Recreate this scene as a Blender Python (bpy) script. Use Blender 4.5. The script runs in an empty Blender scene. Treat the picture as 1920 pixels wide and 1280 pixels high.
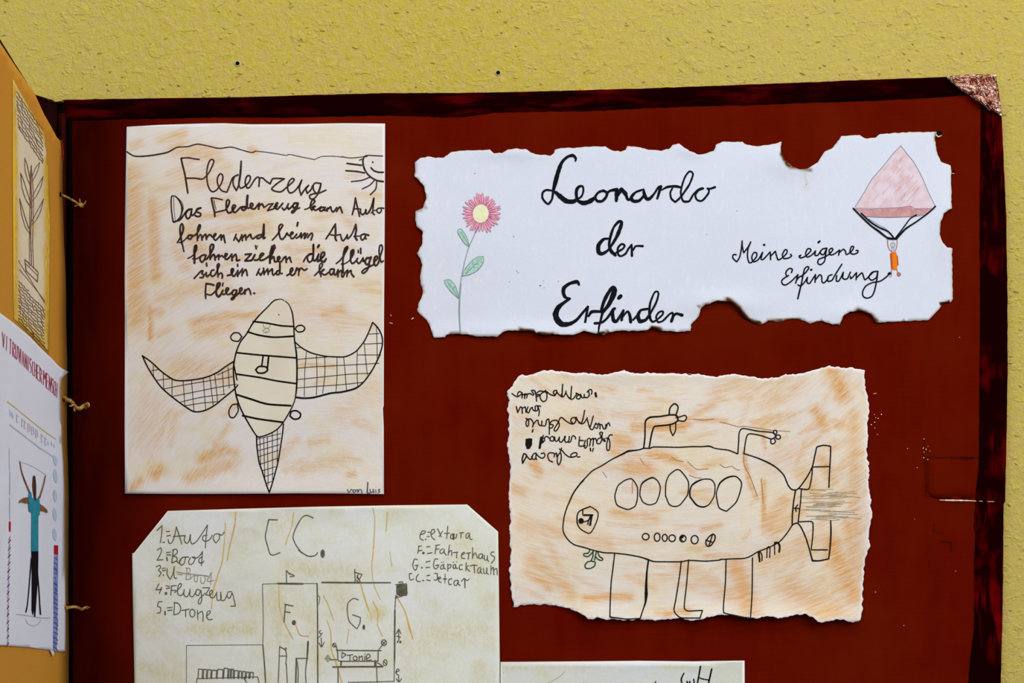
import bpy, math, random
import numpy as np
from mathutils import Vector, noise
from mathutils.geometry import delaunay_2d_cdt

# ------------------------------------------------------------------ camera, world, lights
SC = bpy.context.scene
COL = SC.collection
F = 2300.0          # focal length in photograph pixels (1920 wide)
Z0 = 1.20           # eye height
CX, CY = 960.0, 1253.0
cam_d = bpy.data.cameras.new('camera')
cam = bpy.data.objects.new('camera', cam_d)
COL.objects.link(cam)
cam.location = (0, 0, Z0)
cam.rotation_euler = (math.pi / 2, 0, 0)
cam_d.sensor_width = 36.0
cam_d.lens = F / 1920 * 36.0
cam_d.shift_y = (CY - 640) / 1920
cam_d.clip_start = 0.01
SC.camera = cam

world = bpy.data.worlds.new('world')
SC.world = world
world.use_nodes = True
bg = world.node_tree.nodes['Background']
bg.inputs['Color'].default_value = (0.93, 0.97, 1.0, 1)
bg.inputs['Strength'].default_value = 0.20


def area(name, loc, target, size, power, color):
    l = bpy.data.lights.new(name, 'AREA')
    l.energy = power
    l.shape = 'RECTANGLE'
    l.size = size[0]
    l.size_y = size[1]
    l.color = color
    o = bpy.data.objects.new(name, l)
    COL.objects.link(o)
    o.location = loc
    d = Vector(target) - Vector(loc)
    o.rotation_euler = d.to_track_quat('-Z', 'Y').to_euler()
    return o


area('added_soft_light', (1.5, -0.9, Z0 + 1.1), (0.05, 1.0, Z0 + 0.27), (1.7, 1.5), 41, (1.0, 0.985, 0.96))  # added soft light from the upper right, no known window there
area('added_soft_light', (-1.3, -1.4, Z0 + 0.9), (0.2, 1.0, Z0 + 0.27), (1.5, 1.4), 18, (0.97, 0.985, 1.0))  # added soft light, not a window: lets the page shade the hinge side
area('added_top_light', (0.0, -0.1, Z0 + 1.7), (0.0, 1.0, Z0 + 0.27), (1.2, 0.35), 14, (0.97, 0.98, 1.0))  # added overhead light for shadows under the sheets, no known ceiling lamp

SC.view_settings.view_transform = 'Standard'
SC.view_settings.look = 'None'
SC.view_settings.gamma = 1
SC.view_settings.use_curve_mapping = False
SC.view_settings.exposure = 0.0

# ------------------------------------------------------------------ helpers
rnd = random.Random(7)
DB = 1.0            # depth of the board's face


def lin(hexs):
    r = []
    for i in (0, 2, 4):
        c = int(hexs[i:i + 2], 16) / 255
        r.append(c / 12.92 if c <= 0.04045 else ((c + 0.055) / 1.055) ** 2.4)
    return (r[0], r[1], r[2], 1.0)


def P(px, py, d=DB):
    return ((px - CX) / F * d, d, Z0 + (CY - py) / F * d)


def plane_map(px0, d0, vpx=740.0):
    """vertical plane through pixel column px0 at depth d0, running towards the viewer"""
    x0 = (px0 - CX) / F * d0
    k = (vpx - CX) / F

    def m(px, py, lift=0.0):
        a = (px - CX) / F
        d = (x0 - k * d0) / (a - k)
        x, y, z = a * d, d, Z0 + (CY - py) / F * d
        n = math.hypot(1, k)
        return (x + lift / n, y - lift * k / n, z)
    return m


page_map = plane_map(127.0, 0.985)
cover_map = plane_map(65.0, 1.0)


def new_obj(name, verts, faces, mat=None, parent=None, smooth=True):
    me = bpy.data.meshes.new(name)
    me.from_pydata([tuple(v) for v in verts], [], faces)
    me.update()
    if smooth:
        me.shade_smooth()
    o = bpy.data.objects.new(name, me)
    COL.objects.link(o)
    if mat:
        me.materials.append(mat)
    if parent:
        o.parent = parent
    return o


def tag(o, label=None, cat=None, group=None, kind=None):
    if label: o['label'] = label
    if cat: o['category'] = cat
    if group: o['group'] = group
    if kind: o['kind'] = kind
    return o


def solidify(o, t):
    m = o.modifiers.new('solidify', 'SOLIDIFY')
    m.thickness = t
    m.offset = -1.0


# ------------------------------------------------------------------ materials
class NT:
    def __init__(self, name):
        self.m = bpy.data.materials.new(name)
        self.m.use_nodes = True
        self.t = self.m.node_tree
        self.b = self.t.nodes['Principled BSDF']

    def n(self, kind, **kw):
        nd = self.t.nodes.new('ShaderNode' + kind)
        for k, v in kw.items():
            if k.startswith('i_'):
                key = k[2:]
                key = int(key) if key.isdigit() else key
                nd.inputs[key].default_value = v
            else:
                setattr(nd, k, v)
        return nd

    def l(self, a, b):
        self.t.links.new(a, b)

    def coord(self, scale=(1, 1, 1), rot=(0, 0, 0), attr=None):
        if attr:
            c = self.n('Attribute', attribute_name=attr).outputs['Vector']
        else:
            c = self.n('TexCoord').outputs['Object']
        mp = self.n('Mapping')
        mp.inputs['Scale'].default_value = scale
        mp.inputs['Rotation'].default_value = rot
        self.l(c, mp.inputs['Vector'])
        return mp.outputs['Vector']

    def noise(self, vec, scale, detail=3, rough=0.55, dist=0.0):
        x = self.n('TexNoise')
        x.inputs['Scale'].default_value = scale
        x.inputs['Detail'].default_value = detail
        x.inputs['Roughness'].default_value = rough
        x.inputs['Distortion'].default_value = dist
        self.l(vec, x.inputs['Vector'])
        return x.outputs['Fac']

    def ramp(self, fac, stops):
        r = self.n('ValToRGB')
        e = r.color_ramp.elements
        while len(e) < len(stops):
            e.new(0.5)
        for el, (p, c) in zip(e, stops):
            el.position = p
            el.color = c if len(c) == 4 else (c[0], c[0], c[0], 1)
        self.l(fac, r.inputs['Fac'])
        return r.outputs['Color']

    def math(self, op, a, b=None, clamp=False):
        x = self.n('Math', operation=op, use_clamp=clamp)
        for i, v in enumerate((a, b)):
            if v is None: continue
            if isinstance(v, (int, float)): x.inputs[i].default_value = v
            else: self.l(v, x.inputs[i])
        return x.outputs[0]

    def mix(self, fac, a, b, mode='MIX'):
        x = self.n('Mix', data_type='RGBA', blend_type=mode)
        for key, v in ((0, fac), (6, a), (7, b)):
            if isinstance(v, (int, float)): x.inputs[key].default_value = v
            elif isinstance(v, tuple): x.inputs[key].default_value = v
            else: self.l(v, x.inputs[key])
        return x.outputs[2]

    def bump(self, h, strength, dist, prev=None):
        x = self.n('Bump')
        x.inputs['Strength'].default_value = strength
        x.inputs['Distance'].default_value = dist
        self.l(h, x.inputs['Height'])
        if prev: self.l(prev, x.inputs['Normal'])
        return x.outputs['Normal']

    def done(self, color, rough=0.8, normal=None, metal=0.0, spec=0.3):
        if isinstance(color, tuple): self.b.inputs['Base Color'].default_value = color
        else: self.l(color, self.b.inputs['Base Color'])
        if isinstance(rough, (int, float)): self.b.inputs['Roughness'].default_value = rough
        else: self.l(rough, self.b.inputs['Roughness'])
        if normal: self.l(normal, self.b.inputs['Normal'])
        self.b.inputs['Metallic'].default_value = metal
        self.b.inputs['Specular IOR Level'].default_value = spec
        return self.m


BLK = (0, 0, 0, 1)
WHT = (1, 1, 1, 1)


def ink(name, hexs, hex2=None, scale=220, rough=0.6):
    t = NT(name)
    v = t.coord()
    f = t.ramp(t.noise(v, scale, 3), [(0.35, BLK), (0.65, WHT)])
    return t.done(t.mix(f, lin(hexs), lin(hex2 or hexs)), rough, spec=0.03)


def wall_mat():
    t = NT('yellow_woodchip_wall')
    v = t.coord()
    v2 = t.coord(scale=(1, 1, 1.6))
    big = t.ramp(t.noise(v, 2.2, 2), [(0.3, BLK), (0.7, WHT)])
    c = t.mix(big, lin('cab63e'), lin('d2be64'))
    sp = t.ramp(t.noise(v, 110, 8, 0.8), [(0.42, BLK), (0.58, WHT)])
    c = t.mix(t.math('MULTIPLY', sp, 0.7), c, lin('ceb270'))
    sp2 = t.ramp(t.noise(v, 210, 7, 0.8), [(0.48, BLK), (0.62, WHT)])
    c = t.mix(t.math('MULTIPLY', sp2, 0.6), c, lin('d6ca66'))
    # woodchip relief: scattered small chips on a grainy coat
    chips = t.ramp(t.noise(v2, 62, 3, 0.6, 0.3), [(0.57, BLK), (0.66, WHT)])
    chips2 = t.ramp(t.noise(t.coord(scale=(1.5, 1, 1), rot=(0, 0.6, 0)), 120, 3, 0.6, 0.4), [(0.58, BLK), (0.70, WHT)])
    fine = t.noise(v, 330, 6, 0.75)
    mid = t.noise(v, 130, 5, 0.7)
    h = t.math('ADD', t.math('MULTIPLY', chips, 0.55), t.math('MULTIPLY', chips2, 0.45))
    h = t.math('ADD', h, t.math('MULTIPLY', fine, 1.3))
    h = t.math('ADD', h, t.math('MULTIPLY', mid, 1.3))
    return t.done(c, 0.8, t.bump(h, 0.9, 0.0016), spec=0.08)


def board_mat():
    t = NT('painted_red_brown_card')
    v = t.coord()
    vs = t.coord(scale=(1, 1, 0.12))
    st = t.ramp(t.noise(vs, 60, 5, 0.65), [(0.3, BLK), (0.75, WHT)])
    c = t.mix(st, lin('530a01'), lin('5e0e01'))
    pt = t.ramp(t.noise(v, 9, 4, 0.6), [(0.42, BLK), (0.68, WHT)])
    c = t.mix(t.math('MULTIPLY', pt, 0.5), c, lin('641a04'))
    # shade of the page painted into the colour beside the hinge, with brush streaks
    dk = t.n('Attribute', attribute_name='hinge_shade').outputs['Fac']
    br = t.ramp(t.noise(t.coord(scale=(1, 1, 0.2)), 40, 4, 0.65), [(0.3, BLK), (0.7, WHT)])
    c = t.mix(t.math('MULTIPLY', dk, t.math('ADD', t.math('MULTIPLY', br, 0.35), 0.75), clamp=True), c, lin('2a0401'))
    wl = t.n('TexWave', wave_type='BANDS', bands_direction='Z')
    wl.inputs['Scale'].default_value = 75
    wl.inputs['Distortion'].default_value = 1.8
    wl.inputs['Detail'].default_value = 2
    wl.inputs['Detail Scale'].default_value = 0.6
    t.l(v, wl.inputs['Vector'])
    fine = t.noise(t.coord(scale=(0.25, 1, 1)), 420, 3, 0.6)
    h = t.math('ADD', t.math('MULTIPLY', wl.outputs['Fac'], 0.22), t.math('MULTIPLY', fine, 0.5))
    return t.done(c, 0.85, t.bump(h, 0.28, 0.0006), spec=0.0)


def border_mat(vertical):
    t = NT('dark_brown_brush_painted_border')
    sc = (1, 1, 0.16) if vertical else (0.16, 1, 1)
    v = t.coord(scale=sc)
    n1 = t.ramp(t.noise(v, 120, 4, 0.65, 0.4), [(0.46, BLK), (0.62, WHT)])
    n2 = t.ramp(t.noise(t.coord(), 14, 3, 0.6), [(0.45, BLK), (0.62, WHT)])
    f = t.math('MULTIPLY', n1, n2)
    f = t.math('MULTIPLY', f, 0.9)
    c = t.mix(f, lin('160001' if vertical else '140001'), lin('780409' if vertical else '480304'))
    return t.done(c, 0.7, t.bump(t.noise(v, 260, 3), 0.3, 0.0006), spec=0.0)


def tan_mat():
    t = NT('tan_cardboard')
    v = t.coord(scale=(1, 1, 0.5))
    c = t.mix(t.noise(v, 18, 3), lin('cb8f30'), lin('c2842c'))
    f = t.ramp(t.noise(t.coord(scale=(1, 1, 3)), 260, 4, 0.6), [(0.4, BLK), (0.7, WHT)])
    c = t.mix(t.math('MULTIPLY', f, 0.35), c, lin('b57a28'))
    return t.done(c, 0.8, t.bump(t.noise(v, 350, 3), 0.15, 0.0004), spec=0.15)


def paper_mat(name, c1, c2, stain, stain2, flow_scale=(1, 1, 1), rough=0.8, baseline=0.0, edge=None, crease=0.2, k_stain=1.0, patch=None):
    """paper with brushed-on stains: attribute 'stain' says where, streak noise along 'flow' gives the brush marks"""
    t = NT(name)
    v = t.coord()
    cl = t.ramp(t.noise(v, 14, 6, 0.65), [(0.36, BLK), (0.64, WHT)])
    c = t.mix(cl, lin(c1), lin(c2))
    if patch:
        pa = t.ramp(t.noise(t.coord(scale=(1, 1, 1.4)), 30, 5, 0.6, 0.4), [(0.50, BLK), (0.70, WHT)])
        c = t.mix(t.math('MULTIPLY', pa, 0.55), c, lin(patch))
    sx, sy = flow_scale[0], flow_scale[1]
    fl = t.coord(scale=(sx, sy, 1), attr='flow')
    fl2 = t.coord(scale=(sx * 3.2, sy * 1.1, 1), attr='flow')
    s1 = t.ramp(t.noise(fl, 1.0, 6, 0.68, 0.25), [(0.40, BLK), (0.62, WHT)])
    s2 = t.ramp(t.noise(fl2, 1.0, 6, 0.75, 0.15), [(0.44, BLK), (0.62, WHT)])
    s2b = t.ramp(t.noise(fl2, 2.3, 5, 0.75, 0.1), [(0.46, BLK), (0.60, WHT)])
    at = t.n('Attribute', attribute_name='stain').outputs['Fac']
    # soft wash where the brush went
    f = t.math('MULTIPLY', t.math('MULTIPLY', at, 0.85), t.math('ADD', t.math('MULTIPLY', s1, 0.7), 0.3), clamp=True)
    c = t.mix(t.math('MULTIPLY', f, k_stain, clamp=True), c, lin(stain))
    # single bristle marks, everywhere a little and strong inside the stains
    g = t.math('MULTIPLY', t.math('ADD', t.math('MULTIPLY', at, 0.9), baseline), s2, clamp=True)
    c = t.mix(g, c, lin(stain))
    g2 = t.math('MULTIPLY', t.math('MULTIPLY', at, s2b), 0.8, clamp=True)
    c = t.mix(g2, c, lin(stain2))
    s3 = t.ramp(t.noise(fl2, 1.7, 5, 0.7), [(0.54, BLK), (0.66, WHT)])
    c = t.mix(t.math('MULTIPLY', s3, 0.40), c, lin('e4e0e2'))
    gr = t.ramp(t.noise(v, 620, 3, 0.7), [(0.3, (0.90,)), (0.7, (1.0,))])
    c = t.mix(0.55, c, gr, 'MULTIPLY')
    if edge:
        e = t.n('Attribute', attribute_name='edge').outputs['Fac']
        c = t.mix(t.math('MULTIPLY', e, 0.95, clamp=True), c, lin(edge))
    b = t.n('Attribute', attribute_name='burn').outputs['Fac']
    c = t.mix(t.ramp(b, [(0.03, BLK), (0.5, WHT)]), c, lin('6e4a22'))
    c = t.mix(t.ramp(b, [(0.4, BLK), (0.8, WHT)]), c, lin('160d08'))
    h = t.math('ADD', t.noise(v, 24, 3, 0.55, 0.5), t.math('MULTIPLY', t.noise(v, 300, 3), 0.06))
    return t.done(c, rough, t.bump(h, crease, 0.004), spec=0.15)


# ------------------------------------------------------------------ outlines, sheets, strokes
def nums(s):
    v = [float(x) for x in s.split()]
    return [(v[i], v[i + 1]) for i in range(0, len(v), 2)]


def reg(pts, r):
    return [(r[0] + x / r[2], r[1] + y / r[2]) for x, y in pts]


def jitter_outline(pts, step, amp, seed):
    """resample an outline and roughen it like a torn or cut edge"""
    out = []
    n = len(pts)
    for i in range(n):
        a, b = pts[i], pts[(i + 1) % n]
        L = math.hypot(b[0] - a[0], b[1] - a[1])
        k = max(1, int(L / step))
        for j in range(k):
            t = j / k
            x, y = a[0] + (b[0] - a[0]) * t, a[1] + (b[1] - a[1]) * t
            if amp:
                nx, ny = -(b[1] - a[1]) / (L + 1e-6), (b[0] - a[0]) / (L + 1e-6)
                w = amp * (noise.noise((x * 0.11, y * 0.11, seed)) * 1.3 + noise.noise((x * 0.33, y * 0.33, seed + 5)) * 0.8)
                x += nx * w
                y += ny * w
            out.append((x, y))
    return out


def fill(outline, step):
    """points inside an outline on a grid, triangulated; returns 2D verts, tris, number of outline points"""
    xs = [p[0] for p in outline]; ys = [p[1] for p in outline]
    pts = [Vector((x, -y)) for x, y in outline]
    n = len(pts)
    if step:
        O = np.array(outline)
        gx, gy = np.meshgrid(np.arange(min(xs) + step * .5, max(xs), step), np.arange(min(ys) + step * .5, max(ys), step))
        gx = gx.ravel(); gy = gy.ravel()
        inside = np.zeros(len(gx), bool)
        dmin = np.full(len(gx), 1e9)
        for i in range(n):
            x1, y1 = O[i]; x2, y2 = O[(i + 1) % n]
            if y1 != y2:
                c = ((y1 > gy) != (y2 > gy)) & (gx < (x2 - x1) * (gy - y1) / (y2 - y1) + x1)
                inside ^= c
            dx, dy = x2 - x1, y2 - y1
            L2 = dx * dx + dy * dy + 1e-9
            tt = np.clip(((gx - x1) * dx + (gy - y1) * dy) / L2, 0, 1)
            dmin = np.minimum(dmin, np.hypot(gx - x1 - tt * dx, gy - y1 - tt * dy))
        ok = inside & (dmin > step * 0.45)
        pts += [Vector((x, -y)) for x, y in zip(gx[ok], gy[ok])]
        dist = [0.0] * n + list(dmin[ok])
    else:
        dist = [0.0] * n
    v, e, f, ov, oe, of = delaunay_2d_cdt(pts, [(i, (i + 1) % n) for i in range(n)], [], 0, 1e-4, True)
    D = [dist[o[0]] if o else 0.0 for o in ov]
    fs = []
    T = np.array([[v[i][0], -v[i][1]] for t in f for i in t]).reshape(-1, 3, 2).mean(1)
    keep = np.zeros(len(T), bool)
    for i in range(n):
        x1, y1 = outline[i]; x2, y2 = outline[(i + 1) % n]
        if y1 != y2:
            keep ^= ((y1 > T[:, 1]) != (y2 > T[:, 1])) & (T[:, 0] < (x2 - x1) * (T[:, 1] - y1) / (y2 - y1) + x1)
    for t, ok_ in zip(f, keep):
        if not ok_: continue
        a, b, c = v[t[0]], v[t[1]], v[t[2]]
        ar = (b[0] - a[0]) * (c[1] - a[1]) - (b[1] - a[1]) * (c[0] - a[0])
        fs.append(list(t) if ar > 0 else list(t)[::-1])
    return [(p[0], -p[1]) for p in v], fs, D


def attr(o, name, vals):
    a = o.data.attributes.new(name, 'FLOAT', 'POINT')
    a.data.foreach_set('value', [float(x) for x in vals])


def attr_vec(o, name, vals):
    a = o.data.attributes.new(name, 'FLOAT_VECTOR', 'POINT')
    a.data.foreach_set('vector', [float(c) for v in vals for c in v])


def seg_dist(px, py, a, b):
    dx, dy = b[0] - a[0], b[1] - a[1]
    t = np.clip(((px - a[0]) * dx + (py - a[1]) * dy) / (dx * dx + dy * dy + 1e-9), 0, 1)
    return np.hypot(px - a[0] - t * dx, py - a[1] - t * dy)


def sheet(name, outline, surf, mat, step=6, thick=0.00035, stains=(), burns=(), flow=None, edge_w=3.0, parent=None):
    v2, fs, D = fill(outline, step)
    o = new_obj(name, [surf(x, y, 0) for x, y in v2], fs, mat, parent)
    X = np.array([p[0] for p in v2]); Y = np.array([p[1] for p in v2])
    st = np.zeros(len(X))
    for s in stains:
        x1, y1, x2, y2, w, a = s
        st = np.maximum(st, a * np.exp(-(seg_dist(X, Y, (x1, y1), (x2, y2)) / w) ** 2))
    bu = np.zeros(len(X))
    for s in burns:
        x1, y1, x2, y2, w, a = s
        bu = np.maximum(bu, a * np.exp(-(seg_dist(X, Y, (x1, y1), (x2, y2)) / w) ** 2 * 1.0) * (np.array(D) < 9))
    attr(o, 'stain', st)
    attr(o, 'burn', bu)
    attr(o, 'edge', [1.0 if d < 1e-6 else (0.35 if d < edge_w else 0.0) for d in D])
    attr_vec(o, 'flow', [flow(x, y) if flow else (x * .01, y * .01, 0) for x, y in v2])
    if thick:
        solidify(o, thick)
    return o


def catmull(pts, ws, step=1.6):
    n = len(pts)
    out = []
    if n == 2:
        L = math.dist(pts[0], pts[1]); k = max(1, int(L / 6))
        return [(pts[0][0] + (pts[1][0] - pts[0][0]) * j / k, pts[0][1] + (pts[1][1] - pts[0][1]) * j / k, ws[0] + (ws[1] - ws[0]) * j / k) for j in range(k + 1)]
    sharp = [False] * n
    for i in range(1, n - 1):
        a = (pts[i][0] - pts[i - 1][0], pts[i][1] - pts[i - 1][1]); b = (pts[i + 1][0] - pts[i][0], pts[i + 1][1] - pts[i][1])
        la, lb = math.hypot(*a) + 1e-6, math.hypot(*b) + 1e-6
        if min(la, lb) > 9 and (a[0] * b[0] + a[1] * b[1]) / la / lb < 0.45: sharp[i] = True
    for i in range(n - 1):
        p1, p2 = pts[i], pts[i + 1]
        k1, k2 = (0.0 if sharp[i] else 0.42), (0.0 if sharp[i + 1] else 0.42)
        p0 = pts[i - 1] if i > 0 else (2 * p1[0] - p2[0], 2 * p1[1] - p2[1])
        p3 = pts[i + 2] if i < n - 2 else (2 * p2[0] - p1[0], 2 * p2[1] - p1[1])
        L = math.dist(p1, p2)
        k = max(1, min(14, int(L / step)))
        for j in range(k):
            t = j / k
            r = []
            for c in (0, 1):
                m1 = (p2[c] - p0[c]) * k1
                m2 = (p3[c] - p1[c]) * k2
                t2, t3 = t * t, t * t * t
                r.append((2 * t3 - 3 * t2 + 1) * p1[c] + (t3 - 2 * t2 + t) * m1 + (-2 * t3 + 3 * t2) * p2[c] + (t3 - t2) * m2)
            out.append((r[0], r[1], ws[i] + (ws[i + 1] - ws[i]) * t))
    out.append((pts[-1][0], pts[-1][1], ws[-1]))
    return out


class Ink:
    """collects pen strokes and small filled shapes, then links them as ONE mesh lying on a surface"""
    def __init__(self, surf, lift=0.00022, wob=0.12):
        self.v = []; self.f = []; self.surf = surf; self.lift = lift; self.wob = wob; self.g = []

    def ribbon(self, pts, ws, corner=False):
        c = catmull(pts, ws)
        base = len(self.v)
        self.g.append((base, len(self.f)))
        n = len(c)
        L = self.lift
        ring = []
        for i, (x, y, w) in enumerate(c):
            a = c[max(0, i - 1)]; b = c[min(n - 1, i + 1)]
            dx, dy = b[0] - a[0], b[1] - a[1]
            q = math.hypot(dx, dy) or 1.0
            nx, ny = -dy / q, dx / q
            w2 = w * 0.5 * (1 + self.wob * noise.noise((x * 0.21, y * 0.21, 3.1)))
            self.v.append(self.surf(x + nx * w2, y + ny * w2, L))
            self.v.append(self.surf(x - nx * w2, y - ny * w2, L))
            if i:
                k = base + 2 * i
                self.f.append((k - 2, k - 1, k + 1, k))
            if i in (0, n - 1):
                s = -1 if i == 0 else 1
                k0 = len(self.v)
                cap = []
                for m in (1, 2, 3):
                    th = math.pi * m / 4
                    ox = math.cos(th) * nx + s * math.sin(th) * dx / q
                    oy = math.cos(th) * ny + s * math.sin(th) * dy / q
                    cap.append((x + ox * w2, y + oy * w2))
                ring.append((i, cap))
        for i, cap in ring:
            k0 = len(self.v)
            for x, y in cap:
                self.v.append(self.surf(x, y, L))
            e = base + 2 * i
            self.f.append((e, k0, k0 + 1, k0 + 2, e + 1))

    def strokes(self, r, text, w=None):
        """'/' starts a new stroke, '|' a corner, wN sets the width (kept from stroke to stroke unless a default is given)"""
        keep = 3.0
        for part in text.replace('\n', ' ').split('/'):
            tk = part.split()
            pts, ws, cw = [], [], (keep if w is None else w)
            i = 0

            def flush():
                if len(pts) >= 2:
                    self.ribbon(reg(pts, r), ws)
                elif len(pts) == 1:
                    p = reg(pts, r)[0]
                    self.ribbon([p, (p[0] + 0.3, p[1] + 0.2)], [ws[0], ws[0]])
            while i < len(tk):
                if tk[i] == 'E':
                    cx, cy, rx, ry = map(float, tk[i + 1:i + 5])
                    i += 5
                    q = [(cx + rx * math.cos(a * math.pi / 6 + .3), cy + ry * math.sin(a * math.pi / 6 + .3)) for a in range(13)]
                    self.ribbon(reg(q, r), [cw] * 13)
                elif tk[i][0] == 'w':
                    cw = float(tk[i][1:]); i += 1
                elif tk[i] == '|':
                    flush()
                    pts, ws = [pts[-1]], [ws[-1]]
                    i += 1
                else:
                    pts.append((float(tk[i]), float(tk[i + 1]))); ws.append(cw); i += 2
            if pts and not (len(pts) == 1 and '|' in tk):
                flush()
            keep = cw
        return self

    def poly(self, r, text, step=0):
        v2, fs, D = fill(reg(nums(text), r), step)
        b = len(self.v)
        self.g.append((b, len(self.f)))
        self.v += [self.surf(x, y, self.lift) for x, y in v2]
        self.f += [tuple(b + i for i in t) for t in fs]
        return self

    def disc(self, r, cx, cy, rx, ry, rot=0.0):
        q = []
        for a in range(14):
            u, w = rx * math.cos(a * math.tau / 14), ry * math.sin(a * math.tau / 14)
            q.append((cx + u * math.cos(rot) - w * math.sin(rot), cy + u * math.sin(rot) + w * math.cos(rot)))
        b = len(self.v)
        self.g.append((b, len(self.f)))
        self.v += [self.surf(x, y, self.lift) for x, y in reg(q, r)]
        self.f.append(tuple(range(b, b + 14)))
        return self

    def build(self, name, mat, parent, label=None):
        o = new_obj(name, self.v, self.f, mat, parent, smooth=False)
        if label: o['label'] = label
        return o


def build_each(ik, name, mat, parent, label=None):
    """every stroke or shape of the collection as a part of its own"""
    g = ik.g + [(len(ik.v), len(ik.f))]
    for (v0, f0), (v1, f1) in zip(g, g[1:]):
        o = new_obj(name, ik.v[v0:v1], [tuple(i - v0 for i in f) for f in ik.f[f0:f1]], mat, parent, smooth=False)
        if label: o['label'] = label


def board_surf(h):
    """surface in front of the board; h(px, py) is the height above its face in metres"""
    def s(px, py, lift=0.0):
        return P(px, py, DB - h(px, py) - lift)
    return s


def bumps(base, lst, wav=0.0004, sc=0.012, seed=0.0):
    def h(x, y):
        v = base + wav * (noise.noise((x * sc, y * sc, seed)) + 1)
        for cx, cy, rx, ry, a in lst:
            v += a * math.exp(-((x - cx) / rx) ** 2 - ((y - cy) / ry) ** 2)
        return v
    return h

# ------------------------------------------------------------------ the wall
M_wall = wall_mat()
WY = DB + 0.0095
w = new_obj('wall_back', [(-1.6, WY, -0.1), (1.6, WY, -0.1), (1.6, WY, 2.7), (-1.6, WY, 2.7)], [(0, 1, 2, 3)], M_wall, smooth=False)
solidify(w, 0.12)
tag(w, 'yellow painted wall with a rough woodchip coat behind the cardboard book', kind='structure')

# chips of the woodchip coat: small low mounds, uneven and scattered
cv, cf = [], []
rr = random.Random(31)
for k in range(2600):
    px, py = rr.uniform(-60, 1980), rr.uniform(-60, 1330)
    if 95 < px < 1870 and py > 200: continue
    if noise.noise((px * .006, py * .006, 8)) < rr.uniform(-.5, .35): continue
    L, Wd, H = rr.uniform(2.5, 7.5) / F, rr.uniform(1.4, 3.2) / F, rr.uniform(.0004, .0012)
    a = rr.gauss(0.1, .55)
    x0, _, z0 = P(px, py, WY)
    ca, sa = math.cos(a), math.sin(a)
    b = len(cv)
    n = 8
    for ring, (s_, hh_) in enumerate(((1.0, -.0002), (.6, H * .75))):
        for q in range(n):
            g = math.tau * q / n
            u, w_ = L * s_ * math.cos(g) * rr.uniform(.8, 1.2), Wd * s_ * math.sin(g) * rr.uniform(.8, 1.2)
            cv.append((x0 + u * ca - w_ * sa, WY - hh_, z0 + u * sa + w_ * ca))
    cv.append((x0, WY - H, z0))
    for q in range(n):
        q2 = (q + 1) % n
        cf.append((b + q, b + q2, b + n + q2, b + n + q))
        cf.append((b + n + q, b + n + q2, b + 2 * n))
tag(new_obj('woodchips', cv, cf, M_wall, w), kind='stuff')

M_hole = ink('dark_drill_hole', '0c0a06', rough=0.9)
M_rim = ink('pale_plug_rim', 'cfc88e', 'a89a5a', rough=0.6)


def wall_plug(px, py, r, label):
    c = Vector(P(px, py, WY))
    root = bpy.data.objects.new('wall_plug', None)
    root.empty_display_size = 0.005
    COL.objects.link(root)
    root.location = c
    tag(root, label, 'wall plug', 'wall plugs above the book')
    R = r / F
    v, f = [], []
    n = 20
    prof = [(1.55, 0.0003), (1.35, -0.0007), (1.02, -0.0008), (0.95, 0.0002), (0.9, 0.004)]
    for rr, y in prof:
        for k in range(n):
            a = math.tau * k / n
            q = 1 + 0.06 * noise.noise((math.cos(a) * 2, math.sin(a) * 2, px))
            v.append((R * rr * q * math.cos(a), y, R * rr * q * math.sin(a)))
    for i in range(len(prof) - 1):
        for k in range(n):
            f.append((i * n + k, i * n + (k + 1) % n, (i + 1) * n + (k + 1) % n, (i + 1) * n + k))
    new_obj('rim', v, f, M_rim, root)
    v2 = [(R * 1.0 * math.cos(math.tau * k / n), -0.0006, R * 1.0 * math.sin(math.tau * k / n)) for k in range(n)]
    v2 += [(R * 0.55 * math.cos(math.tau * k / n), -0.0004, R * 0.55 * math.sin(math.tau * k / n)) for k in range(n)]
    f2 = [(k, (k + 1) % n, n + (k + 1) % n, n + k) for k in range(n)] + [tuple(range(n, 2 * n))]
    new_obj('hole', v2, f2, M_hole, root)


wall_plug(445.5, 119.5, 3.9, 'small dark-centred wall plug above the tall winged-machine drawing')
wall_plug(934, 137, 3.9, 'small dark-centred wall plug above the banner, near the middle of the wall')

# ------------------------------------------------------------------ the cardboard book
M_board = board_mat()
M_bt = border_mat(False)
M_br = border_mat(True)
M_tan = tan_mat()
M_dark = ink('dark_spine_paint', '220200', '140100', 30, 0.7)
M_groove = ink('dark_fold_groove', '060100', '030000', 30, 0.8)

book = bpy.data.objects.new('cardboard_book', None)
book.empty_display_size = 0.05
COL.objects.link(book)
book.location = (0, 0, 0)
tag(book, 'giant open book of red-brown painted cardboard standing against the yellow wall', 'book')

bh = bumps(0.0, [(900, 960, 500, 300, 0.0012), (1790, 905, 60, 30, 0.0014), (1500, 620, 160, 80, 0.0008)], 0.0005, 0.004)
bs = board_surf(bh)
BOT = 1760
board_outline = nums('118 187 300 184 450 182 600 177.5 720 174.5 860 174 1000 171.5 1200 166 1400 158.5 1640 149 1776 144 1867 140 '
                     '1873 175 1878 217 1882 300 1886.5 400 1889 560 1889.5 700 1886.5 860 1884.5 940 1882 945 1880 1153 1876.5 1280 1868 1500 1860 1760 118 1760')
v2, fs, D = fill(jitter_outline(board_outline, 12, 0.7, 2.0), 24)
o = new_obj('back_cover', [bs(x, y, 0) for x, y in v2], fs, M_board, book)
attr(o, 'hinge_shade', [max(0.0, min(1.0, (330 + 60 * noise.noise((x * .01, y * .004, 2)) - x) / 170)) for x, y in v2])  # painted shade of the page, fading away from the hinge
solidify(o, 0.007)


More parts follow.
